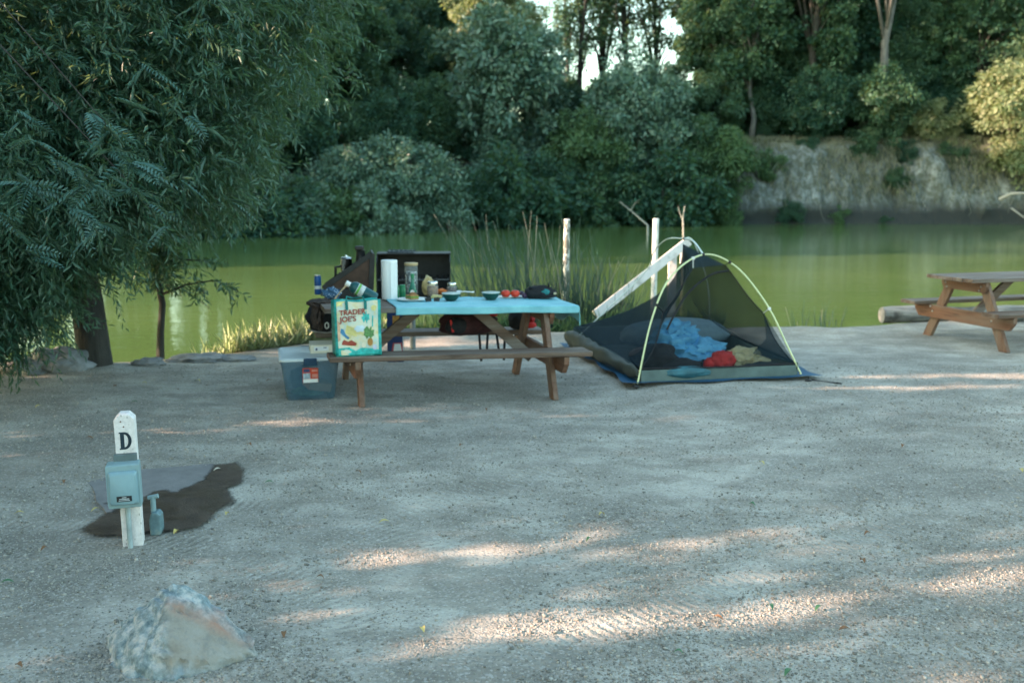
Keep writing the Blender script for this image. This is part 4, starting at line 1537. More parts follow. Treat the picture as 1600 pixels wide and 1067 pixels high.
# ------------------------------------------------------------------ park grill behind the table
gy = 10.55
gl = at(644, 500, gy)
gz0 = ground_at(gl.x, gy)
t = thing('park_grill', 'black steel park grill with open front on a grey post behind the table', 'grill', (gl.x, gy, gz0), .06)
zb, zt = at(644, 470, gy).z - gz0, at(644, 399, gy).z - gz0
xl, xr = at(589, 430, gy).x - gl.x, at(703, 430, gy).x - gl.x
b = MB()
b.tube([(0, .12, -.1), (0, .12, zb)], .03, 12)
b.build('post', plain('grey_post_steel', (.20, .22, .22), .6, .4), t, smooth=True)
b = MB()
th = .012
b.box(((xl + xr) / 2, .20, zb - th / 2), (xr - xl, .45, th))
b.box(((xl + xr) / 2, .43, (zb + zt) / 2), (xr - xl, th, zt - zb))
for xx_ in (xl, xr):
    M = Matrix.Translation((xx_, 0, 0)) @ Matrix.Rotation(PI / 2, 4, 'Z')
    b.prism([(-.02, zb), (.425, zb), (.425, zt), (.10, zt), (-.02, zt - .07)], th, M @ Matrix.Translation((0, -th / 2, 0)))
b.box(((xl + xr) / 2, .27, zt + th / 2 + .001), (xr - xl + .02, .34, th))
b.build('firebox', BLACKM, t, bevel=.002)
b = MB()
zs = zb + (zt - zb) * .48
for k in range(13):
    x_ = xl + .02 + (xr - xl - .04) * k / 12
    b.bar((x_, .0, zs), (x_, .42, zs), .010, .010)
b.bar((xl + .01, .0, zs - .008), (xr - .01, .0, zs - .008), .02, .012)
b.build('cooking_grate', plain('grate_steel', (.10, .11, .12), .5, .6), t)
b = MB()
for k in range(6):
    b.bar((xl + .12 + k * .05, .12, zt + .03), (xl + .12 + k * .05, .38, zt + .03), .008, .008)
b.bar((xl + .10, .12, zt + .03), (xl + .40, .12, zt + .038), .012, .012)
b.bar((xl + .10, .38, zt + .03), (xl + .40, .38, zt + .03), .012, .012)
b.box((xl + .25, .25, zt + .018), (.28, .22, .012))
b.build('top_rack', plain('bluish_steel', (.06, .08, .11), .4, .6), t)

# ------------------------------------------------------------------ things on and under the benches
# shopping bag: woven plastic, teal sides
bw, bh, bd = .355, .43, .17
q = on_bench(558, 553.5)
t = thing('shopping_bag', 'teal and cream shopping bag with printed picture standing on the near bench', 'shopping bag', q, T1YAW + .10)
b = NB('teal_weave')
n1 = b.noise(9, 4, .6, b.map((1.5, 1, 3)))
b.set(b.ramp(n1, [(.35, (.008, .22, .21)), (.55, (.02, .36, .33)), (.75, (.18, .58, .54))]), .35)
b.bump(b.noise(14, 3), .4, .01)
TEALB = b.m
b = MB()
N_ = 8


def bagpt(u, v, s):
    """front (s=-1) or back (s=1) sheet: u across, v up"""
    w_ = bw * (1 + .03 * v)
    bul = .012 * math.sin(PI * u) * math.sin(PI * v) + .004 * math.sin(7 * u + 9 * v)
    return Vector(((u - .5) * w_, s * (bd / 2 * (1 - .35 * v) + bul), v * bh + (.006 * math.sin(u * 9) if v > .95 else 0)))


for s in (-1, 1):
    g_ = [[b.bm.verts.new(bagpt(i_ / N_, j_ / N_, s)) for i_ in range(N_ + 1)] for j_ in range(N_ + 1)]
    for j_ in range(N_):
        for i_ in range(N_):
            b.bm.faces.new((g_[j_][i_], g_[j_][i_ + 1], g_[j_ + 1][i_ + 1], g_[j_ + 1][i_]))
for u_ in (0, 1):
    pr = None
    for j_ in range(N_ + 1):
        A, B = bagpt(u_, j_ / N_, -1), bagpt(u_, j_ / N_, 1)
        m_ = (A + B) / 2 + Vector(((-.0 if u_ == 0 else .0) - (1 if u_ else -1) * .03 * (j_ / N_), 0, 0))
        row = [b.bm.verts.new(A), b.bm.verts.new(m_), b.bm.verts.new(B)]
        if pr:
            for k in range(2):
                b.bm.faces.new((pr[k], pr[k + 1], row[k + 1], row[k]))
        pr = row
b.box((0, 0, .004), (bw * .99, bd * .98, .006))
body = b.build('bag_body', TEALB, t, smooth=True)
body.modifiers.new('thick', 'SOLIDIFY').thickness = .002
FR = -1


def print_patch(name, poly, mat, lift, parent=body, z=True):
    """a printed shape following the front sheet of the bag; poly in (u, v)"""
    bm = bmesh.new()
    vs = []
    for (u, v) in poly:
        p = bagpt(u, v, -1)
        vs.append(bm.verts.new(p + Vector((0, -lift, 0))))
    f = bm.faces.new(vs)
    me_ = bpy.data.meshes.new(name)
    bmesh.ops.triangulate(bm, faces=[f])
    bm.to_mesh(me_)
    bm.free()
    return link(name, me_, mat, parent)


def print_grid(name, u0, u1, v0, v1, mat, lift):
    us, vs = np.linspace(u0, u1, 13), np.linspace(v0, v1, 13)
    V_ = [tuple(bagpt(u, v, -1) + Vector((0, -lift, 0))) for v in vs for u in us]
    i_ = (np.arange(12)[:, None] * 13 + np.arange(12)).ravel()
    return link(name, mesh_np(name, V_, np.stack([i_, i_ + 1, i_ + 14, i_ + 13], 1)), mat, body, True)


b = NB('bag_picture')
n1 = b.noise(7, 4, .6)
b.set(b.ramp(n1, [(.34, (.58, .50, .20)), (.46, (.66, .62, .46)), (.58, (.46, .58, .54)), (.70, (.62, .50, .24))]), .35)
print_grid('printed_panel', .045, .93, .03, .985, b.m, .0025)
bagred = plain('brick_print', (.30, .050, .030), .4)
bagblue = plain('sea_print', (.05, .20, .36), .4)
bagteal = plain('teal_print', (.03, .40, .37), .4, var=.4, scale=40)
baggreen = plain('leaf_print', (.08, .20, .06), .4, var=.5, scale=60)
baggold = plain('gold_print', (.40, .19, .05), .4, var=.3)
bagyel = plain('straw_print', (.62, .55, .22), .4, var=.3)


def ell(u, v, a, c, n=16, ph=0.0, star=0.0, k=5):
    return [(u + a * (1 + star * math.cos(k * th_)) * math.cos(th_ + ph), v + c * (1 + star * math.cos(k * th_)) * math.sin(th_ + ph)) for th_ in [2 * PI * i_ / n for i_ in range(n)]]


print_patch('printed_border', [(.045, .90), (.25, .985), (.045, .985)], bagyel, .0036)
print_patch('printed_cloud', ell(.52, .50, .12, .06, 24, 0, .12, 6), plain('pale_sky_print', (.50, .60, .66), .4, var=.2), .0036)
print_patch('printed_ribbon', [(.045, .28), (.10, .30), (.10, .62), (.045, .66)], plain('peach_print', (.66, .40, .26), .4, var=.3), .0036)
print_patch('printed_sea', [(.045, .03), (.93, .03), (.93, .10), (.80, .13), (.70, .09), (.55, .15), (.42, .10), (.28, .17), (.15, .12), (.045, .16)], bagteal, .004)
print_patch('printed_boat', [(.12, .22), (.42, .19), (.45, .235), (.33, .30), (.28, .27), (.17, .31), (.13, .27)], bagred, .0046)
print_patch('printed_figure', [(.10, .44), (.16, .38), (.26, .31), (.30, .34), (.22, .40), (.17, .50), (.12, .51)], bagblue, .0046)
print_patch('printed_sail', [(.2, .42), (.46, .36), (.38, .52), (.24, .58)], bagyel, .0044)
print_patch('printed_pineapple', ell(.74, .25, .062, .075), baggold, .0046)
print_patch('printed_pineapple_leaves', ell(.72, .42, .10, .095, 40, .3, .35, 8), baggreen, .0048)
print_patch('printed_fruit', ell(.60, .20, .05, .05), CREAM, .0046)
print_patch('printed_shell', ell(.84, .15, .05, .05, 24, 0, .15, 6), plain('lilac_print', (.48, .50, .62), .4), .0046)
print_patch('printed_palm', ell(.66, .70, .07, .085, 40, .5, .4, 7), bagteal, .0046)
print_patch('printed_palm_trunk', [(.79, .52), (.815, .52), (.83, .72), (.80, .72)], bagteal, .0046)
print_patch('printed_sun', ell(.84, .86, .06, .055, 30, 0, .18, 10), bagyel, .0046)
for s_, u0, v0, sz in (('TRADER', .09, .750, .056), ("JOE'S", .10, .630, .058)):
    p0 = bagpt(u0, v0, -1) + Vector((0, -.013, 0))
    M = Matrix.Translation(p0) @ Matrix.Rotation(-.04, 4, 'Y') @ Matrix.Rotation(PI / 2, 4, 'X')
    text_mesh('lettering', s_, sz, bagred, body, M, .001, .0014, .98)
for u0 in (.26, .66):
    b = MB()
    pts = [bagpt(u0, .84, -1) + Vector((0, -.008, 0)), bagpt(u0, .99, -1) + Vector((0, -.010, 0))]
    b.bar(pts[0], pts[1], .022, .004, (0, 1, 0))
    b.build('handle_strap', plain('strap_teal', (.01, .16, .15), .7), t)
for s in (-1,):
    b = MB()
    a0, a1 = bagpt(.26, .99, s), bagpt(.66, .99, s)
    pts = [a0 + Vector((0, -.006, 0)), a0 + Vector((.01, .03, .03)), (a0 + a1) / 2 + Vector((0, .09, .012)), a1 + Vector((-.01, .03, .03)), a1 + Vector((0, -.006, 0))]
    b.tube(pts, .007, 6)
    b.build('handle', plain('strap_teal', (.01, .16, .15), .7), t, smooth=True)

# black camera bag on the far bench left end
q = on_bench(503, 519)
t = thing('camera_bag', 'bulky black bag with a white ring emblem on the left end of the far bench', 'bag', q, T1YAW)
b = MB()
b.blob((0, 0, .13), (.13, .10, .14), 4, .18, 1.7, 31, flat=-.128)
b.build('bag_body', BLACKF, t, smooth=True)
b = MB()
b.blob((-.10, -.02, .145), (.05, .06, .05), 3, .15, 2, 33)
b.blob((.0, -.06, .07), (.08, .05, .06), 3, .15, 2, 34)
b.build('side_pocket', BLACKF, t, smooth=True)
b = MB()
pts = [(.035 + .016 * math.cos(a), -.118, .075 + .026 * math.sin(a)) for a in [2 * PI * k / 16 for k in range(17)]]
b.tube(pts, .006, 6, False)
b.build('ring_emblem', WHITE, t, smooth=True)
b = MB()
b.tube([(-.13, -.04, .03), (-.05, -.12, .02), (.03, -.13, .012), (.10, -.12, .02)], .006, 6)
b.build('strap', plain('grey_strap', (.3, .3, .3), .7), t, smooth=True)
# brown jacket over the table end
q = on_table(503, 470)
t = thing('brown_jacket', 'dark brown jacket slung over the bare left end of the table', 'jacket', q, T1YAW)
b = MB()
b.blob((-.02, .02, -.02), (.10, .20, .035), 4, .3, 2.2, 41)
b.blob((-.045, -.04, -.12), (.05, .15, .12), 4, .3, 2.2, 43)
b.build('jacket_cloth', plain('brown_cloth', (.060, .042, .034), .9, var=.4, bump=.5), t, smooth=True)

# rucksacks on the far bench under the tabletop
q = on_bench(740, 523)
t = thing('rucksack', 'dark maroon rucksack lying on the far bench under the table', 'rucksack', q, T1YAW)
MAROON = plain('maroon_fabric', (.045, .016, .018), .85, var=.4)
b = MB()
b.blob((-.05, 0, .115), (.27, .13, .125), 4, .14, 1.5, 51, flat=-.113)
b.build('pack_body', MAROON, t, smooth=True)
b = MB()
b.blob((-.18, -.10, .10), (.10, .05, .08), 3, .12, 1.5, 52)
b.build('pocket', BLACKF, t, smooth=True)
for x_, l_ in ((.02, .22), (.10, .13), (.18, .12), (.26, .22)):
    b = MB()
    b.bar((x_, -.13, .03), (x_ + .02 * math.sin(x_ * 40), -.15, -l_), .022, .004, (0, 1, 0))
    b.build('strap', BLACKF, t)
b = MB()
b.bar((-.24, -.135, .16), (-.22, -.14, .05), .018, .008, (0, 1, 0))
b.bar((.05, -.125, .20), (.19, -.125, .195), .03, .008, (0, 1, 0))
b.build('red_trim', RED, t)
q = on_bench(822, 515)
t = thing('red_stuff_bag', 'small red and black bag at the right end of the far bench', 'bag', q, T1YAW)
b = MB()
b.blob((-.06, 0, .10), (.11, .10, .11), 3, .2, 1.8, 61, flat=-.09)
b.build('bag_body', BLACKF, t, smooth=True)
b = MB()
b.blob((.045, -.02, .115), (.035, .05, .05), 3, .3, 2.5, 62)
b.blob((.03, -.05, .05), (.05, .04, .03), 3, .3, 2.5, 63)
b.build('red_flap', RED, t, smooth=True)
# blue carton
p = P(618, 544, 0)
p = Vector((at(618, 540, 9.95).x, 9.95, 0))
p.z = ground_at(p.x, p.y)
hc = at(618, 485, 9.95).z - p.z
t = thing('blue_carton', 'blue drinks carton with red and white emblem on the ground behind the far bench', 'carton', p, .12)
b = MB()
b.box((0, 0, hc / 2), (.165, .12, hc))
b.build('carton_body', NAVY, t, bevel=.003)
b = MB()
b.prism([(-.045, hc * .38), (-.062, hc * .2), (-.045, hc * .03), (.045, hc * .03), (.062, hc * .2), (.045, hc * .38)], .002, Matrix.Translation((.02, -.063, 0)))
b.build('red_emblem', plain('carton_red', (.45, .06, .08), .4), t)
b = MB()
b.prism([(-.030, hc * .36), (-.044, hc * .2), (-.030, hc * .05), (.030, hc * .05), (.044, hc * .2), (.030, hc * .36)], .002, Matrix.Translation((.02, -.0645, 0)))
b.build('white_emblem', WHITE, t)
b = MB()
b.box((.01, -.0615, hc * .78), (.07, .004, hc * .26))
b.build('gold_panel', plain('carton_gold', (.45, .22, .05), .4, var=.4, scale=40), t)
b = MB()
b.box((.076, -.0615, hc * .5), (.008, .004, hc * .92))
b.build('white_edge', WHITE, t)

# ------------------------------------------------------------------ storage tub
p = P(490, 629, 0)
q = Vector((p.x - .085, p.y + .27, ground_at(p.x, p.y + .25) - .004))
t = thing('storage_tub', 'translucent blue storage tub with white lid on the ground left of the near bench', 'storage tub', q, .24)
b = NB('tub_plastic')
b.set(b.ramp(b.noise(5, 3), [(.35, (.065, .145, .215)), (.7, (.11, .21, .29))]), .25)
b.b.inputs['Alpha'].default_value = .62
TUBM = b.m
tw0, td0, tw1, td1, th_ = .39, .52, .465, .60, .345
b = MB()


def rrect(w_, d_, r_, z_, n_=5):
    o_ = []
    for cx, cy, a0 in ((w_ / 2 - r_, d_ / 2 - r_, 0), (-w_ / 2 + r_, d_ / 2 - r_, PI / 2), (-w_ / 2 + r_, -d_ / 2 + r_, PI), (w_ / 2 - r_, -d_ / 2 + r_, 1.5 * PI)):
        for k in range(n_):
            a = a0 + PI / 2 * k / (n_ - 1)
            o_.append(Vector((cx + r_ * math.cos(a), cy + r_ * math.sin(a), z_)))
    return o_


def loft(b, rings, cap0=True, cap1=True):
    R_ = [[b.bm.verts.new(p_) for p_ in r_] for r_ in rings]
    for A, B in zip(R_, R_[1:]):
        for k in range(len(A)):
            b.bm.faces.new((A[k], A[(k + 1) % len(A)], B[(k + 1) % len(A)], B[k]))
    if cap0:
        b.bm.faces.new(list(reversed(R_[0])))
    if cap1:
        b.bm.faces.new(R_[-1])


loft(b, [rrect(tw0 - .02, td0 - .02, .04, .003), rrect(tw0, td0, .045, .015), rrect(tw1, td1, .045, th_ - .03), rrect(tw1 + .015, td1 + .015, .045, th_ - .028), rrect(tw1 + .015, td1 + .015, .045, th_ - .004)], True, False)
b.build('tub_body', TUBM, t, smooth=True)
LIDM = plain('frosted_lid', (.56, .62, .63), .4, var=.06)
b = MB()
loft(b, [rrect(tw1 + .02, td1 + .02, .045, th_ - .012), rrect(tw1 + .03, td1 + .03, .05, th_ - .010), rrect(tw1 + .03, td1 + .03, .05, th_ + .006), rrect(tw1 + .005, td1 + .005, .045, th_ + .014), rrect(tw1 - .03, td1 - .03, .04, th_ + .014), rrect(tw1 - .05, td1 - .05, .04, th_ + .004)])
b.build('lid', LIDM, t, smooth=True)
DKBLUE = plain('latch_blue', (.016, .050, .095), .35)
for s in (-1, 1):
    b = MB()
    b.box((.0, s * (td1 / 2 + .022), th_ - .016), (.105, .022, .062), (s * -.06, 0, 0))
    b.build('latch', DKBLUE, t, bevel=.006)
slope = math.atan((td1 - td0) / 2 / (th_ - .045))
b = MB()
Ml = Matrix.Translation((.0, -td1 / 2 + .006, .215)) @ Matrix.Rotation(slope, 4, 'X')
for (u0, u1, v0, v1, mt, nm) in ((-.062, .062, -.068, .055, plain('label_red', (.55, .07, .035), .4), 'sticker'),):
    b.box((0, 0, 0), (.124, .003, .123))
    b.bm.transform(Matrix.Translation((.0, -.2925, .215)) @ Matrix.Rotation(slope, 4, 'X'))
    stk = b.build(nm, mt, t)
for (x_, z_, w_, h_, mt, nm) in ((0, -.046, .118, .030, WHITE, 'sticker_text_strip'), (-.03, .042, .05, .026, plain('label_ink', (.05, .07, .16), .4, var=.5, scale=50), 'sticker_name_block'),
                                 (-.03, -.005, .056, .048, plain('label_photo', (.35, .42, .48), .4, var=.7, scale=30), 'sticker_picture'), (.034, .040, .045, .018, plain('label_pink', (.65, .25, .2), .4), 'sticker_text_line'), (.034, -.005, .045, .03, plain('label_pink', (.65, .25, .2), .4), 'sticker_text_line')):
    b = MB()
    b.box((x_, -.0026, z_), (w_, .003, h_))
    b.bm.transform(Matrix.Translation((.0, -.2925, .215)) @ Matrix.Rotation(slope, 4, 'X'))
    b.build(nm, mt, stk)
# what shows through the tub walls
Mt = Matrix.Translation(q) @ Matrix.Rotation(.24, 4, 'Z')
b = MB()
b.box((.06, -.11, .10), (.20, .16, .07), (.1, .2, .3))
tag(b.build('tan_packet', CARD, bevel=.01), 'tan packet showing through the right side of the storage tub', 'packet').matrix_world = Mt
b = MB()
b.blob((-.02, -.09, .045), (.13, .12, .04), 3, .3, 2, 71, flat=-.04)
tag(b.build('green_packet', plain('packet_green', (.10, .20, .14), .6, var=.5), smooth=True), 'greenish packet at the bottom of the storage tub', 'packet').matrix_world = Mt
b = MB()
b.blob((-.05, .09, .12), (.11, .13, .11), 3, .25, 2, 73)
tag(b.build('dark_bundle', plain('bundle_blue', (.03, .06, .10), .8, var=.4), smooth=True), 'dark blue bundle filling the back of the storage tub', 'bundle').matrix_world = Mt
# carton on the lid
q2 = Mt @ Vector((.115, .08, th_ + .006))
t = thing('flat_box', 'shallow cream cardboard box lying on the tub lid beside the shopping bag', 'box', q2, .24)
b = MB()
b.box((0, 0, .036), (.20, .26, .070))
b.build('box_body', CREAM, t, bevel=.003)
b = MB()
b.box((-.01, -.1312, .04), (.12, .003, .035))
b.build('printed_front', WHITE, t)
b = MB()
b.box((-.05, -.1334, .036), (.016, .002, .018))
b.box((.02, -.1334, .048), (.025, .002, .006))
b.build('printed_marks', NAVY, t)

# ------------------------------------------------------------------ tent
FLw = P(997, 602, 0)
TYAW = .216
q = Vector((1.875, 8.81, 0))
q.z = ground_at(q.x, q.y) + .004
t = thing('tent', 'small mesh tent with pale yellow poles standing right of the picnic table', 'tent', q, TYAW)


def mesh_net(name, col, alpha):
    b = NB(name)
    b.set(b.ramp(b.noise(3, 4), [(.3, tuple(c * .75 for c in col)), (.7, col)]), .85)
    b.b.inputs['Specular IOR Level'].default_value = .1
    w_ = b.n('ShaderNodeLayerWeight')
    w_.inputs[0].default_value = .35
    b.l(b.math('ADD', b.math('MULTIPLY', w_.outputs['Facing'], .30), alpha, clamp=True), b.b.inputs['Alpha'])
    return b.m


NET = mesh_net('tent_net', (.010, .024, .034), .62)
NETF = mesh_net('tent_net_front', (.016, .026, .032), .26)
POLE = plain('pale_yellow_pole', (.66, .70, .40), .3, .2, var=.06)
POLEW = plain('pale_silver_pole', (.62, .68, .64), .3, .3, var=.06)
TUBG = plain('tent_floor_grey_green', (.085, .125, .120), .6, var=.3, scale=5)
OLIVE = plain('olive_nylon', (.034, .042, .034), .6, var=.25, scale=6)


def spline(pts, n=24):
    pts = [Vector(p_) for p_ in pts]
    out = []
    for i_ in range(len(pts) - 1):
        p0, p1, p2, p3 = pts[max(i_ - 1, 0)], pts[i_], pts[i_ + 1], pts[min(i_ + 2, len(pts) - 1)]
        for k in range(n):
            u = k / n
            out.append(.5 * ((2 * p1) + (-p0 + p2) * u + (2 * p0 - 5 * p1 + 4 * p2 - p3) * u * u + (-p0 + 3 * p1 - 3 * p2 + p3) * u ** 3))
    return out + [pts[-1]]


Tm = Matrix.Translation(q) @ Matrix.Rotation(TYAW, 4, 'Z')
Ti = Tm.inverted()


def tl(px, py, yl):
    """tent-local point on the pixel ray at tent-local depth yl"""
    o_ = Ti @ Vector((0, 0, CAM_H))
    d_ = Ti.to_3x3() @ ray(px, py)
    return o_ + d_ * ((yl - o_.y) / d_.y)


AP = tl(1099, 398, .30)
HUB = tl(1069, 373, 1.08)
FLp, FRp = tl(996, 601, .0), tl(1253, 588, .0)
FLp.z = max(FLp.z, .0)
FRp.z = max(FRp.z, .0)
front = spline([FLp, tl(1018, 500, .12), tl(1048, 433, .22), AP, tl(1150, 417, .24), tl(1198, 476, .14), tl(1230, 540, .06), FRp], 10)
b = MB()
b.tube(front, .0085, 10)
b.build('front_pole', POLE, t, smooth=True)
b = MB()
b.tube(spline([AP, AP.lerp(HUB, .5) + Vector((0, 0, .045)), HUB], 10), .009, 10)
b.build('ridge_pole', POLEW, t, smooth=True)
b = MB()
b.tube(spline([HUB, tl(1042, 374, 1.45), tl(1022, 393, 1.75), tl(1002, 432, 1.95), Vector((-.85, 2.1, .0))], 10), .0065, 8)
b.build('rear_pole', POLEW, t, smooth=True)
b = MB()
b.tube(spline([HUB, HUB + Vector((.25, .35, -.06)), Vector((.62, 1.75, .65)), Vector((.80, 2.1, .0))], 10), .0065, 8)
b.build('rear_pole', POLEW, t, smooth=True)
for p_ in (AP, HUB):
    b = MB()
    b.blob(p_, .016, 2, 0)
    b.build('pole_hub', BLACKP, t, smooth=True)

TLc, TRc = tl(1083, 419, .34), tl(1133, 414, .34)
MLc, MRc = tl(1036, 487, .22), tl(1193, 489, .22)
WLc, WRc = Vector((-.74, .03, .13)), Vector((.74, .03, .12))
RBc = HUB + Vector((-.02, -.02, -.05))
WBL, WBR = Vector((-.78, 2.08, .22)), Vector((.78, 2.08, .22))


def edge(a, m, c, v, k=1.35):
    """tent edge from floor a through clip m to the top c, slack between the clips"""
    hm = (m.z - a.z) / (c.z - a.z)
    if v < hm:
        u = v / hm
        p_ = a.lerp(m, u)
        s_ = math.sin(PI * u)
    else:
        u = (v - hm) / (1 - hm)
        p_ = m.lerp(c, u)
        s_ = math.sin(PI * u)
    ctr = Vector((0, a.y, p_.z))
    d_ = Vector((c.x - p_.x, 0, 0))
    return p_ + d_ * .10 * s_


def free_edge(a, c, v, k=1.9):
    h = 1 - (1 - v) ** k
    return Vector((a.x + (c.x - a.x) * h, a.y + (c.y - a.y) * h, a.z + (c.z - a.z) * v))


def sheet(name, fa, fb, mat, nu=26, nv=26, sag=Vector((0, 0, 0)), parent=t):
    bm = bmesh.new()
    G = [[None] * (nu + 1) for _ in range(nv + 1)]
    for j_ in range(nv + 1):
        v = j_ / nv
        A, B = fa(v), fb(v)
        for i_ in range(nu + 1):
            u = i_ / nu
            s_ = math.sin(PI * u) * (math.sin(PI * min(1, v * 1.0)) * .8 + .2)
            w_ = .006 * math.sin(u * 21 + v * 13) * math.sin(PI * u)
            G[j_][i_] = bm.verts.new(A.lerp(B, u) + sag * s_ + Vector((w_, w_, 0)))
    for j_ in range(nv):
        for i_ in range(nu):
            bm.faces.new((G[j_][i_], G[j_][i_ + 1], G[j_ + 1][i_ + 1], G[j_ + 1][i_]))
    me_ = bpy.data.meshes.new(name)
    bm.to_mesh(me_)
    bm.free()
    return link(name, me_, mat, parent, True)


sheet('net_panel', lambda v: edge(WLc, MLc, TLc, v), lambda v: edge(WRc, MRc, TRc, v), NETF, sag=Vector((0, .03, -.01)))
sheet('net_panel', lambda v: edge(WLc, MLc, TLc, v), lambda v: free_edge(WBL, RBc, v, 2.6), NET, sag=Vector((.06, 0, -.07)))
sheet('net_panel', lambda v: edge(WRc, MRc, TRc, v), lambda v: free_edge(WBR, RBc, v, 2.2), NET, sag=Vector((-.06, 0, -.07)))
sheet('net_panel', lambda v: free_edge(WBL, RBc, v, 2.6), lambda v: free_edge(WBR, RBc, v, 2.2), NET, sag=Vector((0, -.10, 0)))
bm = bmesh.new()
vs = [bm.verts.new(p_) for p_ in (TLc, TRc, RBc)]
bm.faces.new(vs)
me = bpy.data.meshes.new('top')
bm.to_mesh(me)
bm.free()
link('top_panel', me, NET, t)
# dark gusset at the right front edge
bm = bmesh.new()
vs = [bm.verts.new(p_ + Vector((0, -.012, 0))) for p_ in (MRc, WRc, WRc + Vector((-.40, .05, .10)), MRc.lerp(WRc, .55) + Vector((-.14, .02, .02)))]
bm.faces.new(vs)
me = bpy.data.meshes.new('gusset')
bm.to_mesh(me)
bm.free()
link('corner_gusset', me, NET, t)
# zips and edge tapes
b = MB()
b.tube(spline([TRc.lerp(MRc, .12) + Vector((-.02, -.012, 0)), tl(1110, 430, .28), tl(1075, 458, .22), tl(1055, 490, .17), tl(1042, 515, .13)], 10), .010, 6)
b.build('door_zip', BLACKF, t, smooth=True)
b = MB()
b.tube([edge(WLc, MLc, TLc, k / 20) for k in range(21)], .005, 6)
b.build('edge_tape', BLACKF, t, smooth=True)
b = MB()
b.tube([edge(WRc, MRc, TRc, k / 20) for k in range(21)], .005, 6)
b.build('edge_tape', BLACKF, t, smooth=True)
b = MB()
b.tube([WLc + Vector((0, -.006, .0)), Vector((0, .0, .118)), WRc + Vector((0, -.006, .0))], .008, 6)
b.build('edge_tape', BLACKF, t, smooth=True)
for c_, p_ in ((TLc, 0), (TRc, 0), (MLc, 0), (MRc, 0)):
    near = min(front, key=lambda w_: (w_ - c_).length)
    b = MB()
    b.bar(c_, near, .012, .005)
    b.box(near, (.026, .024, .026))
    b.build('pole_clip', WHITE if c_ in (MRc, TLc) else BLACKP, t, bevel=.002)
# floor tub
b = MB()
b.prism([(-.75, 0), (.76, 0), (.745, .095), (-.745, .105)], .006, Matrix.Translation((0, .0, .012)) @ Matrix.Rotation(-.10, 4, 'X'))
b.build('front_wall', TUBG, t, bevel=.002)
b = MB()
b.prism([(-.78, 0), (.78, 0), (.78, .20), (-.78, .20)], .006, Matrix.Translation((0, 2.09, .012)))
b.build('rear_wall', TUBG, t)
b = MB()
M = Matrix.Translation((.765, 0, .012)) @ Matrix.Rotation(PI / 2, 4, 'Z')
b.prism([(.01, 0), (2.085, 0), (2.085, .20), (.01, .12)], .006, M)
b.build('side_wall', TUBG, t)
b = MB()
b.box((0, 1.05, .012), (1.5, 2.06, .008))
b.build('floor_sheet', TUBG, t)
# rolled olive side wall with creases
b = MB()
nr, ns = 40, 18
rings = []
for i_ in range(nr + 1):
    u = i_ / nr
    c_ = Vector((-.775, .02, .085)).lerp(Vector((-.84, 2.12, .12)), u)
    rr_ = (.052 + .034 * u) * (1 - .8 * max(0, (u - .93) / .07) ** 2) * (1 - .6 * max(0, (.05 - u) / .05) ** 2)
    ring = []
    for k in range(ns):
        a = 2 * PI * k / ns
        cr = 1 + .13 * math.sin(u * 46 + a * 2 + 3 * math.sin(u * 9)) * (.4 + .6 * abs(math.sin(a * 1.0))) + .10 * math.sin(u * 17 - a * 3)
        ring.append(c_ + Vector((math.cos(a) * rr_ * .8 * cr, 0, math.sin(a) * rr_ * 1.05 * cr)))
    rings.append(ring)
loft(b, rings)
b.build('rolled_side_wall', OLIVE, t, smooth=True)

# ground sheet under the tent
BLUEF = plain('blue_groundsheet', (.012, .075, .15), .5, var=.3, scale=4)
gx, gy_ = np.linspace(-.90, .96, 40), np.linspace(-.10, 2.25, 44)
me = grid_mesh('groundsheet', gx, gy_, lambda x, y: .010 + .03 * (vnoise(x * 5, y * 5, 71) * (np.maximum(np.abs(x) - .74, 0) * 6 + np.maximum(.04 - y, 0) * 5)).clip(0, 1))
co = np.empty(len(me.vertices) * 3, np.float32)
me.vertices.foreach_get('co', co)
co = co.reshape(-1, 3)
co[:, 1] += .05 * (vnoise(co[:, 0] * 3, co[:, 1] * 0, 72) - .5) * (co[:, 1] < .2) - .05 * (co[:, 0] ** 2) * (co[:, 1] < .3) * 0
co[:, 0] += .10 * (vnoise(co[:, 1] * 3, co[:, 0] * 0, 73) - .5) * (np.abs(co[:, 0]) > .8)
me.vertices.foreach_set('co', co.ravel())
me.update()
o = tag(link('groundsheet', me, BLUEF, smooth=True), 'crumpled blue groundsheet poking out under the tent', 'groundsheet')
o.matrix_world = Tm


def in_tent(name, label, cat, blobs, mat, smooth=True):
    b = MB()
    for a in blobs:
        b.blob(*a)
    o_ = tag(b.build(name, mat, smooth=smooth), label, cat)
    o_.matrix_world = Tm
    return o_


SKYB = plain('sky_blue_nylon', (.13, .42, .68), .55, var=.25, scale=7, bump=.5, bscale=25)
in_tent('sleeping_bag', 'crumpled sky blue sleeping bag heaped inside the tent', 'sleeping bag',
        [(Vector((-.14, .75, .18)), (.27, .22, .17), 4, .30, 2.6, 81), (Vector((.10, .62, .14)), (.22, .20, .13), 4, .30, 2.6, 82), (Vector((-.1, .82, .30)), (.20, .16, .13), 4, .35, 3, 83)], SKYB)
in_tent('red_sack', 'bright red stuff sack inside the tent doorway', 'stuff sack', [(Vector((.14, .26, .12)), (.115, .09, .10), 4, .20, 2.2, 84), (Vector((.02, .28, .09)), (.06, .06, .07), 3, .2, 2, 85)], RED)
in_tent('tan_clothes', 'pile of tan clothes right of the red sack in the tent', 'clothes', [(Vector((.37, .35, .12)), (.19, .13, .11), 4, .32, 2.6, 86), (Vector((.48, .30, .08)), (.15, .12, .07), 4, .3, 2.4, 87)], plain('tan_cotton', (.46, .42, .26), .9, var=.25, bump=.4))
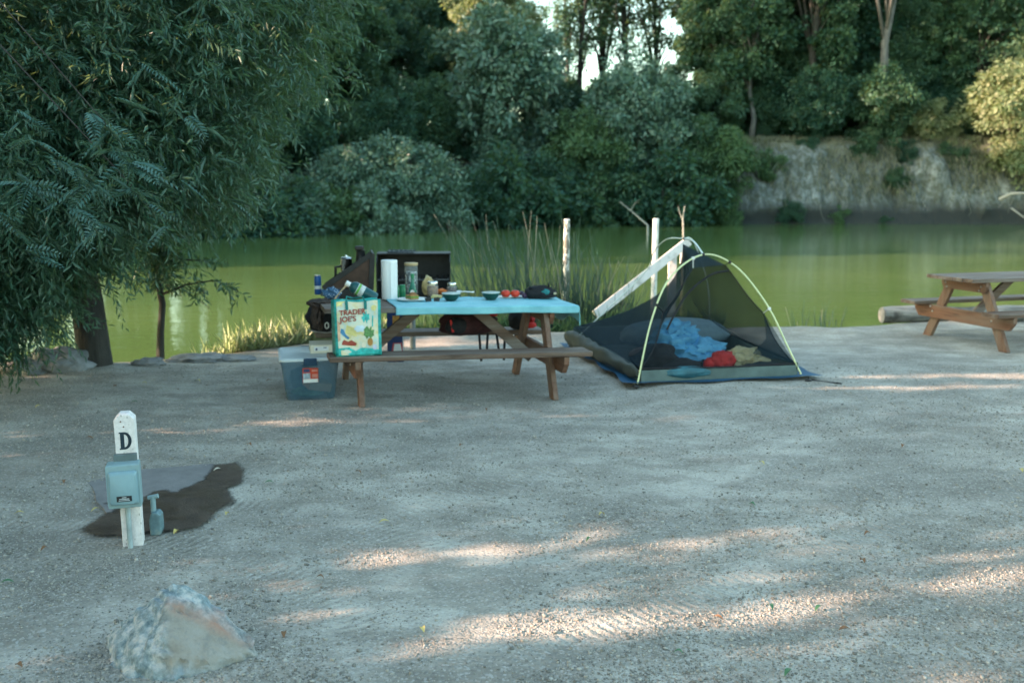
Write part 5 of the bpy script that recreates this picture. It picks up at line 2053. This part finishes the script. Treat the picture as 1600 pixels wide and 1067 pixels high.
in_tent('dark_duffel', 'dark duffel bag in the left front corner of the tent', 'duffel bag', [(Vector((-.46, .45, .14)), (.22, .24, .14), 4, .18, 1.6, 88), (Vector((-.28, .25, .09)), (.22, .14, .08), 3, .2, 2, 89)], BLACKF)
in_tent('sleeping_pad', 'pale grey blue sleeping pad across the back of the tent', 'sleeping pad', [(Vector((.16, 1.5, .20)), (.60, .28, .17), 4, .07, 1.2, 90)], plain('pad_grey_blue', (.20, .30, .36), .7, var=.12))
in_tent('dark_trousers', 'dark folded trousers at the right inside the tent front', 'clothes', [(Vector((.50, .14, .07)), (.20, .08, .055), 3, .2, 2, 91)], plain('dark_slate_cotton', (.03, .042, .048), .9))
o = in_tent('teal_stuff_sack', 'blue green stuff sack lying along the tent front wall', 'stuff sack', [(Vector((-.30, .03, .080)), (.23, .055, .055), 4, .12, 1.8, 92)], plain('sea_green_nylon', (.03, .115, .15), .55, var=.3))
# tent pegs and guy
b = MB()
b.tube([P(1268, 593, .02), P(1285, 596, .012), P(1315, 599, .02)], .006, 6)
tag(b.build('guy_cord', BLACKF, smooth=True), 'short dark cord lying on the gravel off the right front tent corner', 'cord')
for (px, py, lab) in ((994, 604, 'black peg at the left front tent corner'), (1263, 594, 'black peg at the right front tent corner')):
    p_ = P(px, py, .02)
    b = MB()
    b.blob(p_, (.035, .02, .014), 2, .2, 2, px)
    b.tube([p_ + Vector((0, 0, .03)), p_ + Vector((.01, .01, -.05))], .005, 6)
    tag(b.build('tent_peg', BLACKP, smooth=True), lab, 'tent peg')

# ------------------------------------------------------------------ posts and railing at the water
b = NB('peeling_white_paint')
n1 = b.noise(16, 4, .7, b.map((1, 1, .5)))
b.set(b.ramp(n1, [(.47, (.70, .71, .69)), (.53, (.16, .16, .14))], 'LINEAR'), .7)
PEEL = b.m
PINKW = plain('pale_pinkish_paint', (.66, .60, .57), .6, var=.08, dirt=(.42, .38, .34))


def water_post(name, label, px, ptop, Y, w, mat, lean=0.0):
    top = at(px, ptop, Y)
    t_ = thing(name, label, 'post', (top.x, Y, WATER_Z - .5))
    b_ = MB()
    H = top.z - WATER_Z + .5
    b_.tube([(lean, 0, 0), (lean * .5, 0, H * .5), (0, 0, H - .01)], [w / 2, w / 2, w / 2], 14)
    b_.build('shaft', mat, t_, smooth=True)
    lathe_part('cap', [(w * .5, H - .01), (w * .51, H - .006), (w * .5, H), (w * .35, H + .004)], WHITE, t_)
    return t_


water_post('mooring_post', 'white post with peeling paint standing in the reeds', 886, 343, 13.6, .082, PEEL, -.03)
water_post('mooring_post', 'plain white post standing behind the pale rail', 1025, 342, 13.5, .08, plain('post_white', (.62, .64, .62), .6), -.02)
yb = 12.75
t = thing('handrail', 'pale pinkish wooden handrail slanting up behind the tent', 'handrail', (at(935, 490, 12.3).x, 12.3, ground_at(1.1, 12.1)))
o_ = t.location.copy()
b = MB()
b.bar(at(930, 492, 12.25) - o_, at(1076, 377, 13.1) - o_, .115, .045, (0, 1, 0))
b.build('rail', PINKW, t, bevel=.004)
b = MB()
pt = at(1051, 395, 12.98)
b.bar(pt - o_, Vector((pt.x + .0, 12.98, WATER_Z - .4)) - o_, .10, .09, (0, 1, 0))
b.build('support_post', PINKW, t, bevel=.004)
b = MB()
pt = at(1067, 378, 13.1)
b.bar(pt - o_, at(1065, 412, 13.1) - o_, .045, .04, (0, 1, 0))
b.build('support_batten', PINKW, t, bevel=.003)
# pale plank by the tent
pa = P(1222, 507, .0)
t = thing('plank', 'pale flat plank on the shore right of the tent', 'plank', (pa.x, pa.y, ground_at(pa.x, pa.y)), -.35)
b = MB()
b.box((-.18, .0, .02), (1.0, .26, .04))
b.build('board', plain('bleached_board', (.50, .47, .44), .8, var=.12), t, bevel=.004)
# log
a_, b_ = P(1376, 511, .0), P(1470, 512, 0)
lg = Vector((at(1392, 500, 12.75).x, 12.75, 0))
t = thing('log', 'thick pale grey log lying on the shore behind the right picnic table', 'log', (lg.x, lg.y, ground_at(lg.x, 12.5) + .09), .02)
b = MB()
pts, rs = [], []
for k in range(22):
    u = k / 21
    pts.append(Vector((-.12 + 2.6 * u, .25 * u, .012 * math.sin(u * 9))))
    rs.append(.104 + .008 * math.sin(u * 13) + .004 * math.sin(u * 41))
b.tube(pts, rs, 22)
lb_ = NB('log_grey')
n1 = lb_.noise(3, 7, .65, lb_.map((.8, 6, 6)))
c = lb_.ramp(n1, [(.35, (.10, .10, .095)), (.6, (.27, .275, .26))])
c = lb_.mix(lb_.ramp(lb_.noise(1.6, 4, .6), [(.55, 0.0), (.62, .85)]), c, (.05, .048, .043))
lb_.set(c, .9)
lb_.bump(n1, .6, .02)
b.build('log_body', lb_.m, t, smooth=True)
b = MB()
b.lathe([(.101, 0), (.099, .004), (.02, .006)], (-.121, 0, 0), 22, Matrix.Rotation(-PI / 2, 3, 'Y'))
b.build('cut_end', plain('cut_wood', (.24, .235, .22), .85, var=.3, scale=20), t, smooth=True)

# ------------------------------------------------------------------ hookup post
pb = P(208, 853, 0)
pb.z = ground_at(pb.x, pb.y)
S_ = 1.0
PW = .094
Hh = at(202, 646, pb.y + .02).z - pb.z
t = thing('hookup_post', 'white wooden hookup post marked with a black letter D beside the damp slab', 'post', pb, (0, -.012, .27))
pl_ = NB('post_paint')
n1 = pl_.noise(30, 5, .7)
c = pl_.ramp(n1, [(.35, (.60, .56, .55)), (.6, (.76, .71, .70))])
c = pl_.mix(pl_.ramp(pl_.voro(55, vec=pl_.map((1, 1, .45))), [(.10, .75), (.20, 0.0)]), c, (.26, .25, .23))
pl_.set(c, .75)
pl_.bump(n1, .5, .006)
b = MB()
ch = .026
b.prism([(-PW / 2, -.05), (PW / 2, -.05), (PW / 2, Hh - ch), (PW / 2 - ch, Hh), (-PW / 2 + ch, Hh), (-PW / 2, Hh - ch)], PW, Matrix.Translation((0, 0, 0)))
post = b.build('wooden_post', pl_.m, t, bevel=.003)
M = Matrix.Translation((-.024, -.0025, Hh - .150)) @ Matrix.Rotation(PI / 2, 4, 'X')
# letter D drawn with heavy stem and serifs
INK = plain('letter_ink', (.012, .028, .045), .5, var=.3)
b = MB()
zD, hD = Hh - .172, .086


def dcurve(w_, h_, n_=14):
    return [(w_ * math.sin(PI * k / n_), zD + hD / 2 - h_ / 2 * math.cos(PI * k / n_)) for k in range(n_ + 1)]


outer = [(-.026, zD), (-.004, zD)] + [(-.004 + x_, z_) for x_, z_ in dcurve(.033, hD)] + [(-.026, zD + hD), (-.026, zD + hD - .006), (-.021, zD + hD - .006), (-.021, zD + .006), (-.026, zD + .006)]
inner = [(-.007, zD + .010)] + [(-.004 + x_, z_) for x_, z_ in dcurve(.019, hD - .020)] + [(-.007, zD + hD - .010)]
# ring built as strips between matching outlines
no = 17
b = MB()
strip_o = [(-.004 + x_, z_) for x_, z_ in dcurve(.033, hD)]
strip_i = [(-.004 + x_, z_) for x_, z_ in dcurve(.018, hD - .022)]
for k in range(len(strip_o) - 1):
    b.prism([strip_o[k], strip_o[k + 1], strip_i[k + 1], strip_i[k]], .0022, Matrix.Translation((0, -.0024, 0)))
b.prism([(-.022, zD + .0002), (-.0042, zD + .0002), (-.0042, zD + hD - .0002), (-.022, zD + hD - .0002)], .0022, Matrix.Translation((0, -.0024, 0)))
b.prism([(-.027, zD), (-.0222, zD), (-.0222, zD + .007), (-.027, zD + .007)], .0022, Matrix.Translation((0, -.0024, 0)))
b.prism([(-.027, zD + hD - .007), (-.0222, zD + hD - .007), (-.0222, zD + hD), (-.027, zD + hD)], .0022, Matrix.Translation((0, -.0024, 0)))
b.build('letter_mark', INK, post)
b = MB()
b.lathe([(.0035, 0), (.0035, .003), (.001, .004)], (0, -.0, 0), 8, Matrix.Rotation(PI / 2, 3, 'X'))
o = b.build('nail_head', plain('rusty_nail', (.12, .05, .03), .7), post)
o.location = (-.003, 0, Hh - .060)
b = MB()
b.lathe([(.0035, 0), (.0035, .003), (.001, .004)], (0, -.0, 0), 8, Matrix.Rotation(PI / 2, 3, 'X'))
o = b.build('nail_head', plain('rusty_nail', (.12, .05, .03), .7), post)
o.location = (-.015, 0, Hh - .034)
GBOX = plain('grey_blue_enamel', (.235, .345, .375), .45, .1, var=.10, scale=9, dirt=(.17, .24, .255))
GBOX2 = plain('grey_blue_cover', (.21, .33, .375), .4, .1, var=.12, scale=6, dirt=(.30, .40, .42))
zt_, zb_ = Hh - .205, Hh - .440
xo = -.012
b = MB()
b.box((xo + .008, -.012, zt_ - .008), (.105, .030, .045))
b.build('bracket', plain('dull_zinc', (.13, .17, .18), .5, .5), t, bevel=.003)
b = MB()
b.box((xo, -.050, (zt_ + zb_) / 2 - .008), (.150, .085, zt_ - zb_ - .02))
box = b.build('outlet_box', GBOX, t, bevel=.006)
b = MB()
b.prism([(-.076, zb_ + .02), (.076, zb_ + .02), (.076, zt_ - .020), (-.076, zt_ - .020)], .008, Matrix.Translation((xo, -.102, 0)))
b.build('cover_plate', GBOX, box, bevel=.003)
b = MB()
zc, hh_ = (zt_ + zb_) / 2 - .010, .165
loft(b, [[Vector((xo + p_.x, -.1025, zc + p_.y)) for p_ in rrect(.132, hh_, .012, 0)], [Vector((xo + p_.x, -.118, zc + p_.y)) for p_ in rrect(.128, hh_ - .004, .014, 0)], [Vector((xo + p_.x, -.127, zc + p_.y - .004)) for p_ in rrect(.112, hh_ - .022, .016, 0)]])
b.build('hinged_cover', GBOX2, box, smooth=True)
b = MB()
b.box((xo + .003, -.1285, zc - .048), (.068, .003, .026))
pl2 = b.build('name_plate', BLACKP, box)
b = MB()
for dz_, w_ in ((.007, .02), (.0, .045), (-.007, .05)):
    b.box((xo + .003, -.1306, zc - .048 + dz_), (w_, .0014, .0028))
b.build('plate_lines', plain('plate_silver', (.55, .60, .62), .4), pl2)
b = MB()
b.tube([(-.010, -.018, zb_ + .02), (-.010, -.018, -.04)], .0125, 12)
b.lathe([(.017, zb_ - .012), (.018, zb_ - .010), (.018, zb_ + .008), (.015, zb_ + .012)], (-.010, -.018, 0), 14)
b.build('conduit', plain('grey_conduit', (.36, .44, .46), .5, .2), t, smooth=True)
# grey valve box and tap behind it
pv = P(237, 842, 0)
t = thing('water_tap', 'grey blue water tap block on the right side of the letter D post', 'tap', (pv.x, pv.y + .08, ground_at(pv.x, pv.y)), .1)
b = MB()
b.prism([(-.028, 0), (.024, 0), (.030, .03), (.028, .105), (.012, .125), (-.018, .12), (-.030, .08)], .07, Matrix.Translation((0, -.035, 0)))
b.build('valve_body', plain('worn_blue_iron', (.15, .24, .27), .5, .3, var=.3, dirt=(.30, .33, .30)), t, bevel=.008)
b = MB()
b.tube([(-.012, 0, .115), (-.012, 0, .20)], .014, 10)
b.tube([(-.035, -.0, .19), (.015, 0, .20)], .012, 10)
b.build('spout', GBOX, t, smooth=True)

# ------------------------------------------------------------------ slab and damp patch
sc_ = [P(131, 744), P(337, 726), P(291, 806), P(180, 833)]
cz = ground_at(sc_[0].x, sc_[0].y)
cen = sum(sc_, Vector()) / 4
t = thing('concrete_slab', 'cracked concrete slab set in the gravel behind the hookup post', 'slab', (cen.x, cen.y, ground_at(cen.x, cen.y)))
b = MB()
ring0, ring1 = [], []
for k in range(4):
    A, B = sc_[k], sc_[(k + 1) % 4]
    for j_ in range(8):
        u = j_ / 8
        p_ = A.lerp(B, u) - cen
        p_ += Vector((math.sin(k * 5 + j_ * 2.1), math.cos(k * 3 + j_ * 1.7), 0)) * .008
        ring0.append(Vector((p_.x, p_.y, -.06)))
        ring1.append(Vector((p_.x, p_.y, .012)))
loft(b, [ring0, ring1])
sl_ = NB('slab_concrete')
n1 = sl_.noise(5, 7, .7)
c = sl_.ramp(n1, [(.35, (.165, .160, .162)), (.65, (.235, .228, .228))])
sl_.set(c, .85)
sl_.bump(sl_.noise(60, 4), .4, .008)
b.build('slab_block', sl_.m, t, bevel=.003)


def wet_sheet(name, poly, z, seed, mat):
    bm = bmesh.new()
    pts_ = []
    n_ = len(poly)
    for k in range(n_):
        A, B = Vector(poly[k]), Vector(poly[(k + 1) % n_])
        for j_ in range(10):
            p_ = A.lerp(B, j_ / 10)
            w_ = mnoise.noise_vector(Vector((p_.x * 14, p_.y * 14, seed))) * .018 + mnoise.noise_vector(Vector((p_.x * 50, p_.y * 50, seed))) * .006
            pts_.append(bm.verts.new((p_.x + w_.x, p_.y + w_.y, 0)))
    f_ = bm.faces.new(pts_)
    r_ = bmesh.ops.triangulate(bm, faces=[f_])
    for _ in range(3):
        bmesh.ops.subdivide_edges(bm, edges=bm.edges[:], cuts=1, use_grid_fill=True)
    rim = np.array([(v_.co.x, v_.co.y) for v_ in bm.verts if v_.is_boundary])
    vs_ = np.array([v_.co[:] for v_ in bm.verts])
    dist = np.array([np.hypot(rim[:, 0] - q_[0], rim[:, 1] - q_[1]).min() for q_ in vs_])
    zz_ = z(vs_[:, 0], vs_[:, 1])
    for v_, z_ in zip(bm.verts, zz_):
        v_.co.z = z_
    me_ = bpy.data.meshes.new(name)
    bm.to_mesh(me_)
    bm.free()
    me_.attributes.new('edge', 'FLOAT', 'POINT').data.foreach_set('value', dist.astype(np.float32))
    me_.polygons.foreach_set('use_smooth', np.ones(len(me_.polygons), bool))
    return structure(link(name, me_, mat))


wt = NB('wet_dirt')
n1 = wt.noise(9, 6, .7)
c = wt.ramp(n1, [(.3, (.044, .032, .024)), (.7, (.092, .068, .050))])
c = wt.mix(wt.ramp(wt.voro(60), [(.10, .6), (.16, 0.0)]), c, (.13, .12, .11))
wt.set(c, wt.ramp(wt.noise(5), [(.4, .35), (.6, .75)]))
wt.bump(wt.noise(80, 4), .5, .008)
at_ = wt.n('ShaderNodeAttribute')
at_.attribute_name = 'edge'
ea = wt.math('ADD', wt.math('MULTIPLY', at_.outputs['Fac'], 22.0), wt.math('MULTIPLY', wt.math('SUBTRACT', wt.noise(45, 5, .7), .5), 1.3))
wt.l(wt.ramp(ea, [(.05, 0.0), (.75, .97)]), wt.b.inputs['Alpha'])
damp = [(118, 832), (150, 812), (174, 801), (161, 789), (178, 785), (215, 783), (236, 770), (262, 767), (274, 772), (300, 757), (316, 752), (332, 730), (372, 724), (386, 735), (381, 757), (360, 766), (373, 786),
        (345, 800), (318, 826), (280, 834), (240, 836), (205, 843), (150, 842)]
ground_poly = [P(px, py) for px, py in damp]
wet_sheet('wet_ground', [(p_.x, p_.y) for p_ in ground_poly], lambda x, y: gz(x, y) + .0145, 1.0, wt.m)

# ------------------------------------------------------------------ foreground boulder
rb = P(280, 1040, 0)
rb.z = ground_at(rb.x, rb.y)
Yr = rb.y


def rk(px, py, dy):
    p_ = at(px, py, Yr + dy)
    return p_ - rb


corner = [rk(262, 913, .16), rk(288, 911, .17), rk(325, 935, .20), rk(345, 952, .22), rk(396, 996, .14), rk(398, 1012, .10), rk(330, 1040, -.03), rk(262, 945, .055), rk(255, 985, -.02), rk(262, 1062, -.10),
          rk(318, 1042, -.04), rk(235, 935, .13), rk(212, 960, .12), rk(203, 990, .07), rk(186, 1012, .10), rk(168, 992, .20), rk(165, 1060, -.02), rk(185, 1075, -.08), rk(300, 985, .40), rk(390, 1005, .35), rk(200, 985, .35)]
corner += [Vector((c_.x * 1.05, c_.y, -.10)) for c_ in corner if c_.z < .12]
bm = bmesh.new()
for c_ in corner:
    bm.verts.new(c_)
r_ = bmesh.ops.convex_hull(bm, input=bm.verts)
bmesh.ops.delete(bm, geom=[v_ for v_ in bm.verts if not v_.link_faces], context='VERTS')
bmesh.ops.triangulate(bm, faces=bm.faces[:])
for _ in range(4):
    bmesh.ops.subdivide_edges(bm, edges=bm.edges[:], cuts=1, use_grid_fill=True)
bm.normal_update()
nrm = {v_.index: v_.normal.copy() for v_ in bm.verts}
bm.verts.index_update()
TANPOLY = [(263, 950), (300, 958), (345, 973), (380, 990), (394, 1003), (378, 1022), (330, 1039), (270, 1030), (257, 985)]


def to_px(p_):
    d_ = p_ - Vector((0, 0, CAM_H))
    z_ = d_.y * math.cos(PITCH) - d_.z * math.sin(PITCH)
    return 800 + F_PX * d_.x / z_, 533.5 - F_PX * (d_.y * math.sin(PITCH) + d_.z * math.cos(PITCH)) / z_


def inside(x, y, poly):
    r__, n_ = False, len(poly)
    dmin = 1e9
    for k in range(n_):
        (x1, y1), (x2, y2) = poly[k], poly[(k + 1) % n_]
        if (y1 > y) != (y2 > y) and x < (x2 - x1) * (y - y1) / (y2 - y1) + x1:
            r__ = not r__
        t_ = max(0, min(1, ((x - x1) * (x2 - x1) + (y - y1) * (y2 - y1)) / ((x2 - x1) ** 2 + (y2 - y1) ** 2)))
        dmin = min(dmin, math.hypot(x - x1 - t_ * (x2 - x1), y - y1 - t_ * (y2 - y1)))
    return dmin if r__ else -dmin


tanv = []
for v_ in bm.verts:
    p_ = v_.co
    w_ = mnoise.noise_vector(p_ * 13) * 10 + mnoise.noise_vector(p_ * 45) * 4
    fx_, fy_ = to_px(p_ + rb)
    smooth_face = max(0.0, min(1.0, .5 + (inside(fx_ + w_.x, fy_ + w_.y, TANPOLY)) / 5))
    tanv.append(max(0.0, min(1.0, .5 + inside(fx_ + w_.x * 1.5, fy_ + w_.y * 1.5, [(258, 940), (290, 940), (345, 962), (400, 1000), (398, 1025), (330, 1052), (262, 1046), (250, 985)]) / 26)))
    left = 1 - smooth_face
    a_ = mnoise.fractal(p_ * 11, .9, 2.1, 5) * .010 * left + mnoise.fractal(p_ * 34, .8, 2.0, 4) * .006 * left
    a_ += mnoise.fractal(p_ * 30, .8, 2.0, 4) * .004
    a_ += mnoise.fractal(p_ * 9 + Vector((3, 3, 3)), .9, 2.0, 5) * .005
    a_ -= .012 * left * abs(math.sin(p_.x * 38 + p_.z * 30 + 4 * mnoise.noise(p_ * 7))) ** 3
    v_.co = p_ + v_.normal * a_
me = bpy.data.meshes.new('boulder')
bm.to_mesh(me)
bm.free()
me.attributes.new('smooth_face', 'FLOAT', 'POINT').data.foreach_set('value', np.array(tanv, np.float32))
bo = NB('boulder_stone')
co = bo.co
sp_ = bo.n('ShaderNodeSeparateXYZ')
bo.l(co, sp_.inputs[0])
n1 = bo.noise(7, 7, .68)
n2 = bo.noise(26, 6, .7)
tan = bo.ramp(n1, [(.32, (.20, .180, .155)), (.5, (.285, .262, .230)), (.68, (.33, .325, .305))])
band = bo.math('SUBTRACT', bo.math('ADD', sp_.outputs[2], bo.math('MULTIPLY', sp_.outputs[0], .62)), bo.math('MULTIPLY', n1, .05))
tan = bo.mix(bo.ramp(band, [(.15, 0.0), (.205, 1.0), (.240, 0.0)]), tan, (.42, .18, .11))
cool = bo.ramp(n2, [(.34, (.10, .145, .165)), (.48, (.23, .29, .31)), (.60, (.44, .45, .45)), (.74, (.55, .46, .41))])
cool = bo.mix(bo.ramp(n1, [(.52, 0.0), (.64, .7)]), cool, (.20, .30, .36))
fa = bo.n('ShaderNodeAttribute')
fa.attribute_name = 'smooth_face'
c = bo.mix(fa.outputs['Fac'], cool, tan)
c = bo.mix(bo.ramp(bo.noise(38, 6, .75), [(.50, 0.0), (.66, .55)]), c, (.17, .18, .18))
bo.set(c, .85)
bo.bump(bo.math('ADD', bo.noise(60, 5, .7), n2), .55, .012)
o = tag(link('boulder', me, bo.m, smooth=True), 'big pointed boulder with a smooth tan face at the bottom left', 'boulder')
o.location = rb
try:
    me.set_sharp_from_angle(angle=R(34))
except Exception:
    pass

# rocks along the left shore
ROCK = NB('shore_rock')
n1 = ROCK.noise(5, 7, .7)
ROCK.set(ROCK.ramp(n1, [(.35, (.13, .135, .14)), (.65, (.30, .31, .32))]), .9)
ROCK.bump(ROCK.noise(22, 6, .7), .7, .02)
for (px, py, w, h, lab) in [(85, 585, .30, .16, 'grey rounded rock at the foot of the willow on the left shore'), (35, 588, .26, .11, 'low grey rock at the far left edge of the shore'), (305, 568, .30, .045, 'flat grey rock edging the shore right of the sapling'),
                            (360, 566, .22, .035, 'flat pale rock edging the shore below the lit grass'), (230, 575, .16, .05, 'small dark rock between the willow trunk and the sapling')]:
    p_ = P(px, py, 0)
    b = MB()
    b.blob((0, 0, h * .3), (w, w * .6, h), 4, .30, 1.9, px)
    o = tag(b.build('shore_rock', ROCK.m, smooth=True), lab, 'rock', 'rocks along the left shore')
    o.location = (p_.x, p_.y + w * .3, ground_at(p_.x, p_.y))

# ------------------------------------------------------------------ gravel stones and fallen leaves
n_ = 130000
u = rng.uniform(0, 1, n_)
yy = 3.0 + 6.6 * u ** 1.75
xx = rng.uniform(-1, 1, n_) * (yy * .56 + .3)
dn = .55 * vnoise(xx * 1.1, yy * 1.4, 81) + .45 * vnoise(xx * 4, yy * 4, 82)
keep = (dn > .40 + .25 * rng.uniform(-1, 1, n_)) & (yy < shore(xx) - .1)
inw = (xx > -2.3) & (xx < -1.35) & (yy > 4.6) & (yy < 5.9)
keep &= ~on_track(xx, yy) | (rng.uniform(0, 1, len(xx)) < .25)
keep &= ~inw | (rng.uniform(0, 1, n_) < .4)
xx, yy = xx[keep], yy[keep]
n_ = len(xx)
r_ = .0022 * (1 + rng.pareto(3.2, n_)).clip(1, 3.2)
zz = gz(xx, yy) + r_ * .35
cube = np.array([(-1, -1, -1), (1, -1, -1), (1, 1, -1), (-1, 1, -1), (-1, -1, 1), (1, -1, 1), (1, 1, 1), (-1, 1, 1)], float) * .75
cf = np.array([(0, 3, 2, 1), (4, 5, 6, 7), (0, 1, 5, 4), (1, 2, 6, 5), (2, 3, 7, 6), (3, 0, 4, 7)])
V = cube[None] * (1 + rng.uniform(-.45, .35, (n_, 8, 3)))
a = rng.uniform(0, 2 * PI, n_)
ca, sa = np.cos(a)[:, None], np.sin(a)[:, None]
V = np.stack([V[..., 0] * ca - V[..., 1] * sa, V[..., 0] * sa + V[..., 1] * ca, V[..., 2] * .75 + V[..., 0] * rng.normal(0, .25, n_)[:, None]], -1)
V = V * r_[:, None, None] * rng.uniform(.8, 1.5, (n_, 1, 3)) + np.stack([xx, yy, zz], 1)[:, None]
me = mesh_np('gravel', V.reshape(-1, 3), (cf[None] + np.arange(n_)[:, None, None] * 8).reshape(-1, 4))
gs = NB('gravel_stones')
g_ = gs.geo()
gs.set(gs.ramp(g_.outputs['Random Per Island'], [(0, (.15, .145, .13)), (.5, (.30, .282, .245)), (.85, (.385, .362, .32)), (1, (.45, .425, .38))]), .9)
stuff(link('gravel', me, gs.m), 'loose grey gravel stones scattered over the camp ground', 'gravel')


def leaf_obj(L, W, curl, mat):
    nx_ = 7
    vs_, fs_ = [], []
    for i_ in range(nx_):
        u_ = i_ / (nx_ - 1)
        w_ = W / 2 * math.sin(PI * min(1, max(0, u_ * .96 + .02))) ** .8
        z_ = curl * math.sin(PI * u_)
        for s_ in (-1, 0, 1):
            vs_.append((u_ * L - L / 2, s_ * w_, z_ + abs(s_) * w_ * .45))
    for i_ in range(nx_ - 1):
        for s_ in range(2):
            k_ = i_ * 3 + s_
            fs_.append((k_, k_ + 3, k_ + 4, k_ + 1))
    m__ = mesh_np('fallen_leaf', vs_, fs_)
    m__.materials.append(mat)
    return m__


LG = plain('leaf_green', (.06, .16, .07), .5)
LY = plain('leaf_yellow', (.52, .42, .15), .6)
LB = plain('leaf_brown', (.20, .11, .06), .8)
spots = [(30, 806, 'y'), (70, 862, 'b'), (12, 914, 'g'), (660, 985, 'y'), (421, 757, 'g'), (1175, 788, 'g'), (1280, 945, 'g'), (1203, 942, 'g'), (1232, 1047, 'g'), (921, 845, 'g'), (1190, 724, 'y'), (1595, 737, 'y'), (1122, 960, 'b'), (1356, 832, 'b'),
         (1320, 980, 'b'), (1348, 875, 'b'), (600, 819, 'y'), (940, 806, 'y'), (210, 633, 'g'), (226, 605, 'y'), (140, 690, 'b'), (500, 905, 'b'), (355, 806, 'y'), (275, 835, 'y'), (340, 738, 'w'), (240, 790, 'w'), (150, 800, 'y'), (390, 700, 'b'),
         (30, 1040, 'b'), (445, 990, 'b'), (560, 742, 'b'), (1060, 1020, 'g'), (760, 640, 'b'), (100, 760, 'b'), (60, 640, 'y'), (310, 600, 'y'), (420, 600, 'b'), (180, 610, 'b'), (720, 700, 'b'), (1410, 700, 'b')]
LP = plain('leaf_pale', (.62, .58, .48), .7)
mats = {'y': (LY, 'small yellow leaf fallen on the gravel', 'yellow leaves fallen on the gravel'), 'g': (LG, 'small green leaf fallen on the gravel', 'green leaves fallen on the gravel'),
        'b': (LB, 'small brown leaf fallen on the gravel', 'brown leaves fallen on the gravel'), 'w': (LP, 'small pale petal lying on the damp patch', 'pale petals on the damp patch')}
lm = {k: [leaf_obj(.055, .020, .010, m_[0]), leaf_obj(.040, .022, .014, m_[0])] for k, m_ in mats.items()}
for k, (px, py, c_) in enumerate(spots):
    p_ = P(px, py, 0)
    o = bpy.data.objects.new('fallen_leaf', lm[c_][k % 2])
    C.objects.link(o)
    o.location = (p_.x, p_.y, ground_at(p_.x, p_.y) + .012)
    o.rotation_euler = (random.uniform(-.2, .2), random.uniform(-.2, .2), random.uniform(0, 6.28))
    tag(o, mats[c_][1], 'leaf', mats[c_][2])
